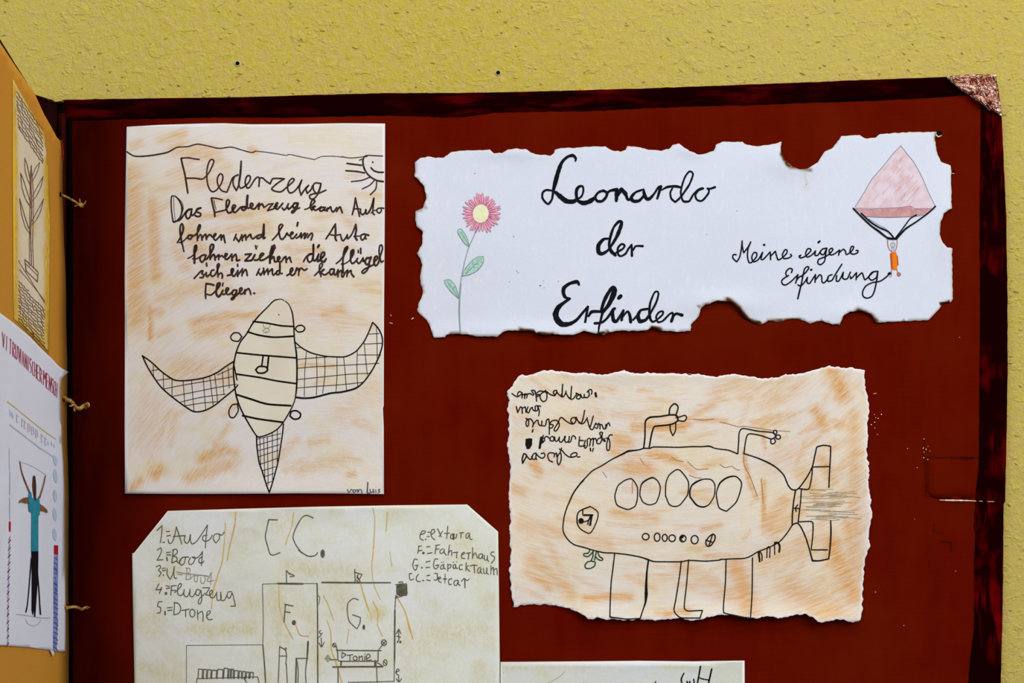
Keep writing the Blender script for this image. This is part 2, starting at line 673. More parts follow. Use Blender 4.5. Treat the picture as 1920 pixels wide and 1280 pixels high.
def strip(name, outline, h, mat, label=None, step=10, t=0.0008, parent=book, jit=0.8, wav=0.0003):
    v2, fs, D = fill(jitter_outline(nums(outline), 8, jit, 7.0), step)
    V = []
    for (x, y), d in zip(v2, D):
        hh = bh(x, y) + h * (0.35 if d < 1e-6 else 1.0) + wav * noise.noise((x * .05, y * .05, 9))
        V.append(P(x, y, DB - hh))
    o = new_obj(name, V, fs, mat, parent)
    solidify(o, t)
    if label: o['label'] = label
    return o


strip('top_border', '120 187.5 300 184.5 450 182.5 600 178 720 175 860 174.5 1000 172 1200 166.5 1400 159 1640 149.5 1776 144.5 1800 143 '
      '1812 178 1780 181 1640 188.5 1500 193 1400 197 1300 199 1200 203 1100 208 1000 209 930 211 870 219 830 220 780 217.5 720 216 640 218 540 220 400 220 300 222 200 224 150 226 120 222',
      0.0008, M_bt, 'dark brown painted band along the top edge')
strip('side_border', '1838 176 1872 176 1877.5 217 1881.5 300 1886 400 1888.5 560 1889 700 1886 860 1884 940 1881 946 1879.5 1153 1876 1280 1867.5 1500 1859.5 1760 '
      '1800 1760 1806 1500 1816 1280 1819 1235 1826 1180 1827 1100 1826.5 1062 1829 1000 1826 985 1830 926 1836 860 1837 700 1838 560 1837 400 1838 300 1839 220',
      0.0010, M_br, 'dark red streaky band down the right edge')
strip('hinge_strip', '125 222 134 223 137 400 136 700 137 1000 137 1760 125 1760', 0.0009, M_groove)
strip('cut_flap', '1735 858 1800 857 1878 858 1880 896 1882 938 1800 937 1762 936 1736 930 1737 890', 0.00015, M_board, None, 14, 0.0003)

# small marks on the board: torn white line, cuts, specks, pin holes
ik = Ink(bs, 0.0014, 0.6)
ik.strokes((0, 0, 1), 'w1.0 1762 937 w2.4 1780 937.5 w2.2 1815 938 w1.2 1830 939 / w0.8 1836 939 1842 939.5 / w0.8 1852 940 1864 940')
for k in range(26):
    x, y = rnd.choice([(rnd.uniform(1640, 1830), rnd.uniform(780, 1180)), (rnd.uniform(740, 1830), rnd.uniform(240, 1230)), (rnd.gauss(1736, 4), rnd.gauss(846, 10)), (rnd.gauss(1640, 8), rnd.gauss(790, 12))])
    ik.strokes((0, 0, 1), 'w%.1f %.1f %.1f' % (rnd.uniform(.9, 1.8), x, y))
ik.strokes((0, 0, 1), 'w1.2 731 605 736 606 / w1 732 590 734 592 / w1.2 772 598 775 596')
o = ik.build('paint_chips', ink('pale_exposed_card', 'c9b08a', 'f0e6d6'), book, 'pale chips and a torn white line at the right')
o['kind'] = 'stuff'
ik = Ink(bs, 0.0013, 0.5)
ik.strokes((0, 0, 1), 'w1 1738 857 1780 857 w2.2 1808 857.5 w2 1826 858 / w0.9 1826 858 1845 857 / w1.2 1762 1014 1784 1016 | 1783 1034 / w0.8 1733 820 1736 930 1760 932 / w0.9 1752 980 1752 996 1770 998')
ik.build('knife_cuts', ink('dark_cut', '140302'), book)['kind'] = 'stuff'
ik = Ink(bs, 0.0013, 0.1)
ik.disc((0, 0, 1), 1761, 249, 5.2, 4.2).disc((0, 0, 1), 1788.5, 321, 2.6, 2.2)
build_each(ik, 'pin_hole', ink('pin_hole_dark', '080302'), book)
ik = Ink(bs, 0.0016, 0.3)
ik.strokes((0, 0, 1), 'w2 1755 252 1759 256 1765 254 / w1.6 1786 325 1789 325 / w1.2 1638 738 1643 737')
build_each(ik, 'glue_bit', ink('yellow_glue', 'b9964a', 'd8c07a'), book)

# crumpled copper foil on the upper right corner
t = NT('crumpled_copper_foil')
v = t.coord()
va = t.coord(scale=(1, 1, 2.2))
f = t.ramp(t.noise(v, 120, 3), [(0.3, BLK), (0.7, WHT)])
hgt = t.math('ADD', t.noise(va, 85, 3, 0.55, 1.6), t.math('MULTIPLY', t.noise(v, 300, 2), 0.12))
M_foil = t.done(t.mix(f, lin('a85a3c'), lin('f0cabc')), 0.16, t.bump(hgt, 0.9, 0.004), metal=1.0, spec=0.5)


def foil(name, outline, seed, ang, label):
    v2, fs, D = fill(jitter_outline(nums(outline), 3, 0.5, seed), 1.6)
    ca, sa = math.cos(ang), math.sin(ang)
    V = []
    for (x, y), d in zip(v2, D):
        u, w_ = x * ca + y * sa, -x * sa + y * ca
        r = 1 - abs(noise.noise((u * .05, w_ * .16, seed))) * 2.2
        r2 = 1 - abs(noise.noise((u * .13, w_ * .36, seed + 3))) * 2
        hh = bh(x, y) + 0.0026 + 0.0026 * r + 0.0012 * r2
        if d < 2.2: hh = bh(x, y) + 0.0012 + 0.0003 * r
        V.append(P(x, y, DB - hh))
    o = new_obj(name, V, fs, M_foil, book)
    solidify(o, 0.0003)
    o['label'] = label


foil('corner_foil', '1774 143.5 1800 141 1843 138.5 1846 142 1840 150 1836 168 1832 172 1833 177 1815 177 1800 167 1784 154', 4.0, 0.12, 'crumpled copper foil over the top of the corner')
foil('corner_foil', '1832 176 1834 168 1842 148 1850 139 1867 140.5 1872 172 1879 210 1878 218 1872 214 1860 206 1855 207 1843 196 1830 188 1818 178.5', 11.0, 1.15, 'crumpled copper foil down the side of the corner')


# spine and front cover to the left of the hinge
def quad_strip(name, pts, depth, mat, t, label=None):
    v2, fs, D = fill(jitter_outline(nums(pts), 14, 0.5, 1.0), 30)
    o = new_obj(name, [P(x, y, depth + 0.0002 * noise.noise((x * .05, y * .02, 1))) for x, y in v2], fs, mat, book)
    solidify(o, t)
    if label: o['label'] = label
    return o


quad_strip('spine_groove', '64 181 70 182 95 188 107 192 126 191 128 1760 64 1760', DB - 0.0005, M_groove, 0.004)
quad_strip('spine', '65 178.5 98 187 103 190 105 192 106 1760 65 1760', DB - 0.003, M_dark, 0.004, 'dark narrow spine of the book')
quad_strip('spine_fold', '109 212 122 212 123 1760 109 1760', DB - 0.003, ink('dark_red_fold', '320501', '230301', 30), 0.003)
strip('spine_top_edge', '66 177 96 187 103 190 118 188.5 121 190 118 193 104 194 92 190 66 180', 0.0040, ink('rubbed_brown_edge', '6a3a1c', '2a1008', 260), 'rubbed brown top edge of the spine', 3, 0.001, jit=0.9, wav=0.0004)

v2, fs, D = fill(jitter_outline(nums('65.5 178 30 121.5 0 73 -60 -23 -150 -166 -150 1760 65.5 1760'), 20, 0.6, 3), 40)
o = new_obj('front_cover', [cover_map(x, y, 0) for x, y in v2], fs, M_dark, book)
solidify(o, 0.005)

# tan cardboard page tied in with cords
v2, fs, D = fill(jitter_outline(nums('-150 -149 -60 -11 0 80 15 103 31 127 48 151.5 65.6 176 84 216 96 238 106 257 114 264.7 116.5 285 118.8 304 119 380 119.3 460 122 510 125 565 126 620 126.3 690 126.6 840 127 1100 128 1280 128.5 1760 -150 1760'), 12, 0.35, 5), 14)


def page_surf(px, py, lift=0.0):
    q = max(0.0, min(1.0, (px - 60) / 60))
    return page_map(px, py, lift + 0.0015 * noise.noise((px * .02, py * .006, 4)) * q)


o = new_obj('page', [page_surf(x, y, 0) for x, y in v2], fs, M_tan, book)
solidify(o, 0.004)
o['label'] = 'thick tan cardboard page folded out towards the left'
ik = Ink(page_surf, 0.0004, 0.3)
ik.strokes((0, 0, 1), 'w3 114 264 116 272 117.5 284 118 300')
ik.build('red_paint_mark', ink('red_paint_smear', '9c3a10', '6a1c08'), book)

# cords
t = NT('gold_brown_twisted_cord')
f = t.ramp(t.noise(t.coord(), 260, 3), [(0.35, BLK), (0.65, WHT)])
M_cord = t.done(t.mix(f, lin('c49a4a'), lin('7a4a24')), 0.45, spec=0.4)


def cord(path, rad, label, seed, ends=()):
    """two twisted strands along a path of (px, py, depth) with loose ends"""
    V, Fc = [], []

    def tube(pts, r, n=7):
        b0 = len(V)
        for i, p in enumerate(pts):
            a = pts[max(0, i - 1)]; c = pts[min(len(pts) - 1, i + 1)]
            tn = (c - a).normalized()
            up = Vector((0.13, 0.3, 1)).normalized()
            s = tn.cross(up).normalized(); u = s.cross(tn)
            rr = r * (1 + 0.25 * noise.noise((i * .5, seed, 0)))
            for k in range(n):
                g = math.tau * k / n
                V.append(p + (s * math.cos(g) + u * math.sin(g)) * rr)
        for i in range(len(pts) - 1):
            for k in range(n):
                Fc.append((b0 + i * n + k, b0 + i * n + (k + 1) % n, b0 + (i + 1) * n + (k + 1) % n, b0 + (i + 1) * n + k))
        Fc.append(tuple(range(b0 + n - 1, b0 - 1, -1)))
        Fc.append(tuple(range(len(V) - n, len(V))))

    def smooth(pp, m=10):
        out = []
        for i in range(len(pp) - 1):
            p0 = pp[max(0, i - 1)]; p1 = pp[i]; p2 = pp[i + 1]; p3 = pp[min(len(pp) - 1, i + 2)]
            for j in range(m):
                t = j / m
                out.append(0.5 * ((2 * p1) + (p2 - p0) * t + (2 * p0 - 5 * p1 + 4 * p2 - p3) * t * t + (3 * p1 - p0 - 3 * p2 + p3) * t ** 3))
        out.append(pp[-1])
        return out
    base = smooth([Vector(P(*q)) for q in path])
    for ph in (0, math.pi):
        pts = []
        for i, p in enumerate(base):
            tn = (base[min(i + 1, len(base) - 1)] - base[max(i - 1, 0)]).normalized()
            s = tn.cross(Vector((0.1, 0.2, 1))).normalized(); u = s.cross(tn)
            a = i * 0.75 + ph
            pts.append(p + (s * math.cos(a) + u * math.sin(a)) * rad * 0.62)
        tube(pts, rad * 0.6)
    for e in ends:
        tube(smooth([Vector(P(*q)) for q in e], 6), rad * 0.55)
    o = new_obj('binding_cord', V, Fc, M_cord, book)
    o['label'] = label


cord([(113.0, 361, 0.973), (112.5, 364.5, 0.969), (117, 366, 0.968), (125, 369, 0.974), (133, 373.5, 0.982), (141, 378, 0.989), (147, 383, 0.993), (152, 387, 0.995), (155, 385, 0.996), (152, 382, 0.995), (149, 386, 0.9945)],
     0.0009, 'gold twisted cord through the top hole', 1.0, [[(149, 384, .994), (150, 378, .993), (149, 373, .993)], [(154, 386, .994), (159, 381, .993), (161, 376, .993)], [(146, 384, .993), (142, 386, .99), (140.5, 386.5, .985)]])
cord([(119, 745, 0.976), (122, 746.5, 0.97), (127, 749, 0.971), (133, 752, 0.978), (138, 758, 0.984), (143, 764, 0.989), (149, 766, 0.992), (154, 763, 0.993), (160, 759, 0.994), (162, 761, 0.995), (159, 764, 0.995)],
     0.0014, 'knotted gold-brown cord through the middle hole', 2.0, [[(160, 760, .993), (164, 755, .992), (167, 759, .992), (166, 763, .993)], [(138, 758, .98), (133, 761, .979), (130, 760, .978)], [(142, 762, .985), (139, 766, .984), (140, 771, .984)]])
cord([(122, 1136, 0.976), (124, 1139, 0.971), (130, 1138.5, 0.973), (138, 1137, 0.98), (146, 1138.5, 0.988), (153, 1142, 0.992), (158, 1140, 0.994), (163, 1138.5, 0.9955)],
     0.0011, 'brown cord through the lowest hole in view', 3.0, [[(123.5, 1138, .97), (121.5, 1133, .97), (121, 1130, .971)], [(125, 1139, .97), (126, 1142, .97)], [(160, 1140, .993), (165, 1138, .992), (168, 1139, .992)]])
ik = Ink(page_surf, 0.0005, 0.1)
ik.disc((0, 0, 1), 113.6, 364.5, 1.7, 5).disc((0, 0, 1), 119.5, 748, 1.8, 5).disc((0, 0, 1), 123, 1137, 1.6, 5)
build_each(ik, 'cord_hole', M_hole, book)

# ------------------------------------------------------------------ inks
M_black = ink('black_marker', '0b0d12', '14161e')
M_pen = ink('black_fineliner', '14120f', '1d1a16')
M_brown = ink('brown_black_felt_pen', '46352f', '2c1f1c', 260)
M_lbrown = ink('brown_pencil_line', '7c5a48', '97775f')
M_pencil = ink('soft_grey_pencil', '4c4a40', '68654f', 240)
M_lpencil = ink('pale_grey_pencil', '8f8c78', 'a19d88', 240)

# ------------------------------------------------------------------ tall drawing of the winged machine
rnd = random.Random(3)


def polar(cx, cy, kr, ka):
    def f(x, y):
        r = math.hypot(x - cx, y - cy)
        a = math.atan2(y - cy, x - cx)
        return (r * kr, a * ka, 0)
    return f


M_p1 = paper_mat('stained_cream_paper', 'd8d6da', 'ddd6ca', 'd2a95e', 'c4823e', baseline=0.20, edge='d9dbe2', crease=0.18, patch='d6ca98')
h1 = bumps(0.0011, [(720, 240, 60, 60, 0.0012), (235, 900, 50, 90, 0.0016), (480, 925, 240, 30, 0.0026), (700, 915, 60, 50, 0.0012), (235, 300, 20, 200, 0.0008)], 0.0005, 0.008, 3)
s1 = board_surf(h1)
out1 = nums('237.5 237.5 300 234 380 231.5 420 231 470 233 560 232.5 640 231 722 231.5 721.5 400 720 600 719.5 760 718 765 719.5 800 720 926 650 925 560 924.5 500 925 400 925.5 320 925.5 234 925 233.5 800 234 600 233.5 520 234.5 400')
st1 = []
for x1, y1, x2, y2, w_, a in [(248, 330, 255, 600, 22, .75), (285, 380, 292, 520, 12, .8), (330, 280, 400, 290, 18, .55), (345, 330, 420, 345, 20, .4), (240, 330, 245, 345, 10, .8), (300, 262, 345, 250, 8, .6), (245, 275, 262, 268, 8, .6),
                              (282, 578, 282, 635, 5, 1.1), (270, 585, 300, 585, 9, .8), (360, 605, 420, 592, 8, .8), (420, 592, 480, 590, 8, .8), (370, 625, 430, 612, 12, .6), (340, 690, 430, 700, 26, .5),
                              (380, 860, 420, 842, 12, .9), (355, 895, 430, 870, 12, .7), (290, 890, 300, 880, 12, .9), (242, 920, 262, 900, 9, .9), (405, 835, 440, 850, 10, .7),
                              (610, 590, 640, 580, 14, .7), (560, 575, 640, 600, 30, .3), (655, 890, 662, 888, 6, .9), (560, 880, 650, 860, 14, .35), (430, 690, 560, 684, 5, .5), (560, 682, 625, 686, 4, .7),
                              (500, 390, 420, 400, 10, .45), (380, 405, 470, 402, 7, .6), (430, 430, 500, 420, 9, .5), (360, 440, 380, 480, 16, .6), (560, 470, 600, 468, 8, .6), (540, 465, 570, 500, 8, .4),
                              (640, 400, 660, 420, 10, .5), (470, 280, 480, 285, 6, .8), (260, 420, 260, 500, 16, .6), (270, 830, 280, 760, 30, .3), (650, 600, 700, 610, 10, .35), (700, 730, 640, 780, 25, .25),
                              (330, 470, 350, 500, 14, .5), (560, 510, 590, 530, 12, .4), (300, 560, 420, 520, 18, .35)]:
    st1.append((x1, y1, x2, y2, w_, a))
for k in range(70):
    x, y = rnd.uniform(240, 715), rnd.uniform(300, 920)
    a = math.atan2(y - 1000, x - 620) + math.pi / 2 + rnd.gauss(0, .15)
    L = rnd.uniform(15, 60)
    st1.append((x, y, x + L * math.cos(a), y + L * math.sin(a), rnd.uniform(3, 9), rnd.uniform(.15, .5)))
p1 = sheet('drawing_sheet', out1, s1, M_p1, 5, stains=st1, flow=polar(620, 1050, .11, 7))
tag(p1, 'tall cream stained drawing with the heading Fledenzeug and a striped winged machine', 'drawing')

A = (220, 220, 3.658)
T1 = (330, 285, 6.4)
ik = Ink(s1)
ik.strokes(A, 'w2 60 232 w2.6 120 265 w2.8 220 262 340 240 w2.2 410 205 480 200 550 183 w2 620 195 700 212 780 203 w1.8 850 222 920 240 950 230')
ik.strokes(A, 'w1.3 950 230 1020 238 1100 250 1160 260 1180 253 1260 270 1350 288 / w1.2 1350 290 1400 268 1480 266 1550 272 / w1.5 1540 268 1600 278 1680 270 1715 268')
ik.build('horizon_line', M_brown, p1)
ik = Ink(s1)
ik.strokes(A, '''w2 1820 265 1760 262 1705 261 w3.2 1685 290 1690 340 1710 380 1740 410 1780 432 1825 440 / w3 1740 345 1760 365 1790 375 1825 376 / w3 1751 306 1753 308 /
 w3 1575 315 1675 328 / w3 1568 365 1640 370 1695 380 / w2.2 1605 440 1680 430 1735 408 / w2.2 1680 490 1730 465 1765 430 / w2.4 1780 435 1772 490 1735 530 / w1.8 1660 293 1678 286''')
ik.build('smiling_sun', M_brown, p1)
ik = Ink(s1)
ik.strokes(T1, '''w2.6 62 72 150 68 220 80 280 88 / w3.4 62 75 80 160 105 260 125 380 142 490 /
 w2.8 125 312 220 312 320 322 385 260 430 180 455 110 440 88 410 95 385 150 370 230 372 330 385 400 410 455 440 475 480 460 530 400 560 330 560 280 535 258 505 290 495 350 515 420 555 465 610 480 | 640 410 680 310 745 270 /
 745 275 705 290 685 340 690 400 725 460 | 750 400 770 300 w3 780 200 782 108 | w3 770 250 755 370 770 430 810 420 860 380 890 330 890 290 865 280 840 310 830 370 855 430 890 415 930 350 965 305 990 300 | 1000 320 995 410 /
 1000 350 1010 310 1040 310 1085 350 1130 380 | 1160 320 1230 315 1300 320 | 1235 360 1150 435 1180 465 1260 475 1330 420 1400 360 1420 330 1400 315 1365 340 1340 400 1345 460 1370 490 1420 470 1470 410 1510 335 | 1480 430 1500 515 | 1550 440 1590 400 | 1560 440 1575 495 | 1620 450 1640 400 /
 1735 375 1670 370 1645 410 1660 470 1700 490 1735 400 1740 375 | 1725 450 1690 520 1650 560 1610 555 1605 520 1650 500 1720 490 1800 455''', 3)
ik.build('heading_lettering', M_brown, p1)

R2 = (310, 360, 9.143)
R3 = (515, 360, 9.143)
R4 = (340, 450, 9.143)
R5 = (530, 440, 9.846)
ik = Ink(s1)
ik.strokes(R2, '''w2.6 110 65 100 150 105 300 120 430 w3 135 505 / w2.2 110 65 170 70 w3 230 130 w3.6 280 230 285 320 w3 260 420 200 490 150 515 | 130 495 / w.9 142 90 150 300 172 480 / w.9 230 110 290 180 310 260 300 330 /
 w3.2 170 500 240 480 290 430 350 340 400 295 430 290 / 440 290 390 310 350 370 360 430 385 455 420 430 440 370 455 290 | 440 360 460 400 500 370 550 300 600 275 / 610 270 560 280 530 310 550 345 600 360 605 400 560 420 510 400 /
 w2.6 785 100 870 105 980 130 / w3.6 790 105 815 230 840 330 850 415 / w1.4 830 130 850 220 870 300 /
 w2.8 860 345 950 325 1030 300 w3.6 1080 230 1100 160 1080 130 1050 150 1045 220 1050 300 1075 350 1120 350 1170 290 1205 240 1190 220 1160 230 w4.4 1150 280 1165 330 w3.4 1195 350 1240 310 1290 260 1350 250 /
 w4 1370 250 1320 260 1310 290 1345 312 1380 280 / w5 1410 60 1400 150 w4.6 1400 230 w3.6 1400 270 1440 270 1490 240 1500 205 1470 190 1455 230 1480 280 1530 285 1570 240 1610 190 | 1600 290 / 1620 230 1660 200 1690 260 / w2.4 1700 262 1765 208 / w2.8 1765 208 1850 195 | 1800 250 1750 315 | 1810 300 1880 275 1920 240''', 3.4)
ik.strokes(R3, '''w3.4 -10 250 30 220 55 190 45 178 20 200 10 250 40 295 90 250 140 190 / 130 270 160 305 200 270 235 200 / 225 260 240 295 290 250 320 220 / w4 390 190 340 190 310 240 330 270 370 250 400 190 | w3.4 385 260 350 320 w4.4 310 350 290 345 w3 320 310 380 290 430 268 /
 w2.6 515 295 570 280 640 220 w3.4 690 160 680 135 640 140 620 200 610 260 640 310 / 640 260 690 235 700 245 650 270 700 310 750 285 800 250 / 845 258 790 270 770 310 800 325 850 290 865 260 / 850 310 880 310 910 270 | 900 325 / 915 290 960 250 970 300 1000 340 1040 300 1065 265 / 1060 330 1100 270 1125 252 1140 300 1160 350 /
 w3.2 1330 385 1360 270 1385 100 | 1410 220 1455 415 / w2.6 1345 290 1430 285 1475 290 | w3.4 1470 350 1510 385 1550 350 1565 300 | 1565 370 1610 350 1660 250 1700 105 | w3 1690 250 1680 350 1710 385 / w2 1650 360 1700 320 1750 300 / w2.8 1830 270 1770 280 1750 320 1790 360 1830 320 1825 270 1872 278''', 3.4)
ik.build('text_line', M_brown, p1)
ik = Ink(s1)
ik.strokes(R2, '''w3 205 865 250 790 w4 295 690 w4.4 308 610 w3 290 540 265 560 w4 252 640 265 760 w3.6 280 850 w3 300 930 318 1015 / w2.6 240 862 280 860 330 820 390 760 440 730 /
 w3.6 460 740 400 740 390 790 430 805 460 765 520 730 560 680 600 590 588 555 w3.2 560 610 550 700 550 830 / 555 790 600 725 620 740 630 820 / 635 780 690 720 705 810 / 712 780 740 740 775 730 800 765 840 760 870 715 840 720 825 780 860 825 910 780 955 730 | 960 820 / 965 790 1000 735 1010 800 1025 865 /
 w3.2 1175 825 1215 722 / 1210 780 1260 850 | 1300 770 1310 730 | 1320 830 / 1330 780 1370 730 1385 820 / 1400 780 1460 720 1470 770 1500 800 1560 760 1620 730 / 1650 730 1590 740 1570 790 1610 790 1665 730 1690 550 | w4 1690 700 1680 790 1710 780''', 3.4)
ik.strokes(R3, '''w3 -40 820 0 780 50 720 w3.4 110 620 140 570 110 550 75 590 75 690 95 780 130 810 180 760 210 700 / 215 710 240 740 270 740 320 700 300 680 270 720 280 790 320 790 380 720 / 370 790 420 760 455 700 | 450 790 500 715 525 700 | 510 800 565 710 / 565 780 600 730 640 700 650 740 622 820 / w4 397 520 385 578 /
 w3.2 880 800 960 680 1040 545 | w4 1045 680 1040 790 w3.4 1060 830 / w2.8 960 730 1040 740 1130 725 | w3.2 1140 780 1170 835 1220 780 1245 730 | 1250 800 1310 740 1360 640 1390 550 | w3.8 1400 640 1380 760 1410 820 / w2.6 1360 760 1450 750 / w3.2 1540 715 1480 740 1480 800 1510 820 1560 760 | 1555 722 w4 1610 738 / w3.4 1540 780 1570 800''', 3.4)
ik.build('text_line', M_brown, p1)
ik = Ink(s1)
ik.strokes(R4, '''w2.6 110 315 200 260 w4 255 165 w5 255 90 w3.4 235 95 w4.4 225 160 225 250 225 390 / w2.4 190 320 260 320 310 290 370 250 / w3.4 400 250 340 270 320 330 350 380 390 340 425 260 / 415 330 440 320 490 250 w4 545 140 550 80 525 70 495 110 495 200 w3.6 495 330 / 500 310 550 240 570 260 580 340 / 600 290 645 250 640 330 / 660 280 700 265 720 290 760 280 790 240 760 230 745 270 760 330 810 310 865 240 | 870 350 / 880 300 930 240 945 290 950 350 1000 340 /
 w3.6 1095 245 1200 235 | 1150 290 1090 355 | w4 1200 345 1240 290 1260 250 / w3.6 1255 340 1300 340 1360 290 1415 235 1390 220 1350 260 1350 340 1400 340 1470 300 1530 250 / w5 1595 90 w10 1585 110 w9 1560 170 w7 1535 250 w4.4 1520 320 1520 390 / w3.6 1545 320 1585 280 1600 370 1640 360 1690 310 1680 280 1650 300 1660 360 1710 370 1760 300 1790 280 | 1800 380 / 1810 330 1860 290 1870 340 1885 375 / w3.4 1273 95 1285 148 / w1.6 1305 95 1308 118''', 3.6)
ik.strokes(R3, '''w3.2 495 1190 540 1110 600 1060 640 1055 / 640 1060 580 1080 560 1140 590 1200 640 1170 w4 660 1080 665 900 | w3.6 665 1050 660 1150 690 1180 730 1120 755 1060 | 740 1130 740 1190 790 1150 w4 850 1080 850 1030 810 1040 w4.6 790 1110 800 1180 850 1190 w3.4 882 1140 / w4.4 760 910 740 942''', 3.4)
ik.strokes(R5, '''w3 990 530 1060 470 1130 375 w4 1185 270 w4.6 1198 222 w7 1165 260 w6 1135 340 w3.6 1118 420 1112 480 1112 600 1118 700 / w2.4 1080 540 1150 530 1230 475 w3.4 1300 370 w5.5 1305 285 w6 1275 310 w3.4 1255 400 1258 490 1290 530 1350 485 1385 435 / 1370 490 1410 530 1460 470 1485 425 | 1480 490 1510 470 /
 w4 1610 430 1555 430 1520 490 1550 550 1590 530 1630 410 / w3.4 1605 550 1560 650 1490 712 1465 690 1500 640 1600 590 1680 550 / w3.6 1680 550 1700 490 1755 425 1735 390 1700 420 1685 500 1712 572 1760 530 w3.2 1800 400 1842 260 1830 190 1800 190 1780 280 1790 400 1820 505 1858 480 / w3 1395 285 1398 330 / 1440 250 1442 345''', 3.4)
ik.build('text_line', M_brown, p1)
ik = Ink(s1)
ik.strokes(R4, '''w3.2 220 655 280 590 350 520 375 530 350 570 385 600 370 640 320 640 / 380 610 430 555 | 425 580 440 630 480 590 / 560 510 520 520 500 580 530 620 580 590 620 510 650 430 640 400 615 430 620 520 630 630 / 640 590 680 560 705 600 700 650 / w3.6 430 395 436 442 /
 w3.6 790 605 850 590 890 530 890 490 860 500 860 570 900 620 950 560 970 520 | 965 620 / 970 600 1020 530 1050 490 | 1040 610 / 1045 580 1100 500 1120 540 1130 605 / 965 412 965 448 /
 w3.2 1290 600 1340 490 / 1330 560 1360 600 | 1410 520 1410 480 | 1420 590 / 1430 560 1480 490 1490 590 / 1495 550 1560 490 1560 560 1580 600 1640 540 / 1690 520 1640 530 1630 580 1670 590 1690 520 1690 400 | 1690 560 1730 570''', 3.3)
ik.strokes(R5, '''w3.4 80 750 140 710 190 640 180 610 150 630 140 700 170 750 220 720 262 610 / w3 262 650 300 620 295 750 / 300 680 340 612 400 655 450 625 /
 w3 590 750 660 680 720 590 740 540 700 532 680 570 680 680 710 770 / w4 690 700 760 640 / w3.4 700 700 780 740 850 690 / w3.6 930 630 880 640 870 710 900 740 940 690 950 635 | 950 720 980 740 1025 645 | 1020 770 / 1030 700 1088 655 1090 750 1110 780 1160 690 1200 650 | 1185 770 / 1190 720 1260 655 1270 720 w4.4 1310 768''', 3.3)
ik.build('text_line', M_brown, p1)
ik = Ink(s1)
ik.strokes(R4, '''w3.8 425 745 490 752 560 770 / w3.2 425 740 412 900 420 1000 / w3 420 920 500 940 560 900 w4 620 830 w4.4 660 770 660 735 620 750 w4 605 830 600 920 640 970 690 910 712 860 / w3.4 700 920 740 930 790 870 812 830 780 820 760 870 790 930 840 920 890 870 /
 940 855 890 860 870 920 910 940 955 865 / 950 900 900 1000 860 1020 865 990 940 950 990 905 / w3.4 990 900 1040 850 1030 815 1000 840 1010 920 1060 910 1095 850 | 1090 925 / 1095 880 1150 830 1180 880 1190 930 / w3.6 1243 908 1256 912 / w3 715 735 705 785''', 3.4)
ik.build('text_line', M_brown, p1)

B = (220, 540, 3.2)
cream = ink('cream_machine_fill', 'dbd4c4', 'd3cbb8', 30, 0.85)
ik = Ink(s1, 0.00012)
ik.poly(B, '975 68 940 75 900 115 850 165 810 215 775 275 740 320 718 370 705 420 697 480 700 550 712 640 735 710 770 780 835 885 870 888 920 870 960 845 995 805 1040 730 1065 670 1075 600 1078 500 1075 400 1063 310 1058 220 1050 150 1030 100 1005 75', 6)
build_each(ik, 'machine_body_tint', cream, p1)
ik = Ink(s1)
ik.strokes(B, '''w1.6 1000 74 980 66 w2.4 940 75 900 115 w2.8 850 165 810 215 775 275 740 320 718 370 705 420 697 480 700 550 712 640 735 710 770 780 w2.4 835 885 870 888 920 870 960 845 995 805 1040 730 w2 1065 670 w3.2 1075 600 1078 500 1075 400 w2.6 1063 310 1058 220 1050 150 w1.8 1030 100 1008 78''')
ik.strokes(B, '''w3.2 815 200 900 210 980 225 1060 230 / w3.4 782 262 850 282 940 294 1058 288 / w3.2 718 387 820 398 940 408 1068 418 / w3.2 712 515 850 535 950 555 1070 572 / w3.8 715 638 800 665 900 695 1040 705 / w3.6 752 764 850 785 990 804''')
ik.strokes(B, '''w2.4 745 290 730 270 700 268 680 290 690 312 725 318 748 290 / 1065 245 1080 228 1105 222 1125 238 1115 258 1085 262 1065 243 / 722 695 690 700 670 735 675 770 700 775 725 735 720 692 / w3 1035 768 1045 740 1075 735 1100 755 1090 780 1060 785 1035 766''')
ik.strokes(B, 'w3 875 405 866 470 / w3.4 908 407 900 485 / w3.2 830 490 850 470 890 472 902 490 880 508 845 508 830 488 / w2.6 697 450 718 550 / w2 968 158 970 160')
ik.build('flying_machine', M_pen, p1)
ik = Ink(s1)
ik.strokes(B, '''w2.6 150 405 200 440 260 495 330 545 380 555 450 550 530 535 600 505 650 470 697 440 / w2.6 150 405 175 460 210 520 260 590 320 645 400 705 460 740 520 735 580 705 630 665 697 610 724 580 /
 w1.1 215 465 218 530 / 275 510 278 600 / 328 548 328 645 / 395 555 405 700 / 445 550 460 735 / 515 540 530 730 / 555 530 575 700 / 585 520 602 680 / 630 500 640 640 / 665 475 672 600 / 205 495 245 488 / 240 552 330 540 /
 275 605 400 580 550 555 700 530 / 325 650 450 625 600 595 715 575 / 370 685 500 655 650 635 / 400 706 500 690 600 680 / 600 520 690 480''', 1.2)
ik.build('left_wing', M_pen, p1)
ik = Ink(s1)
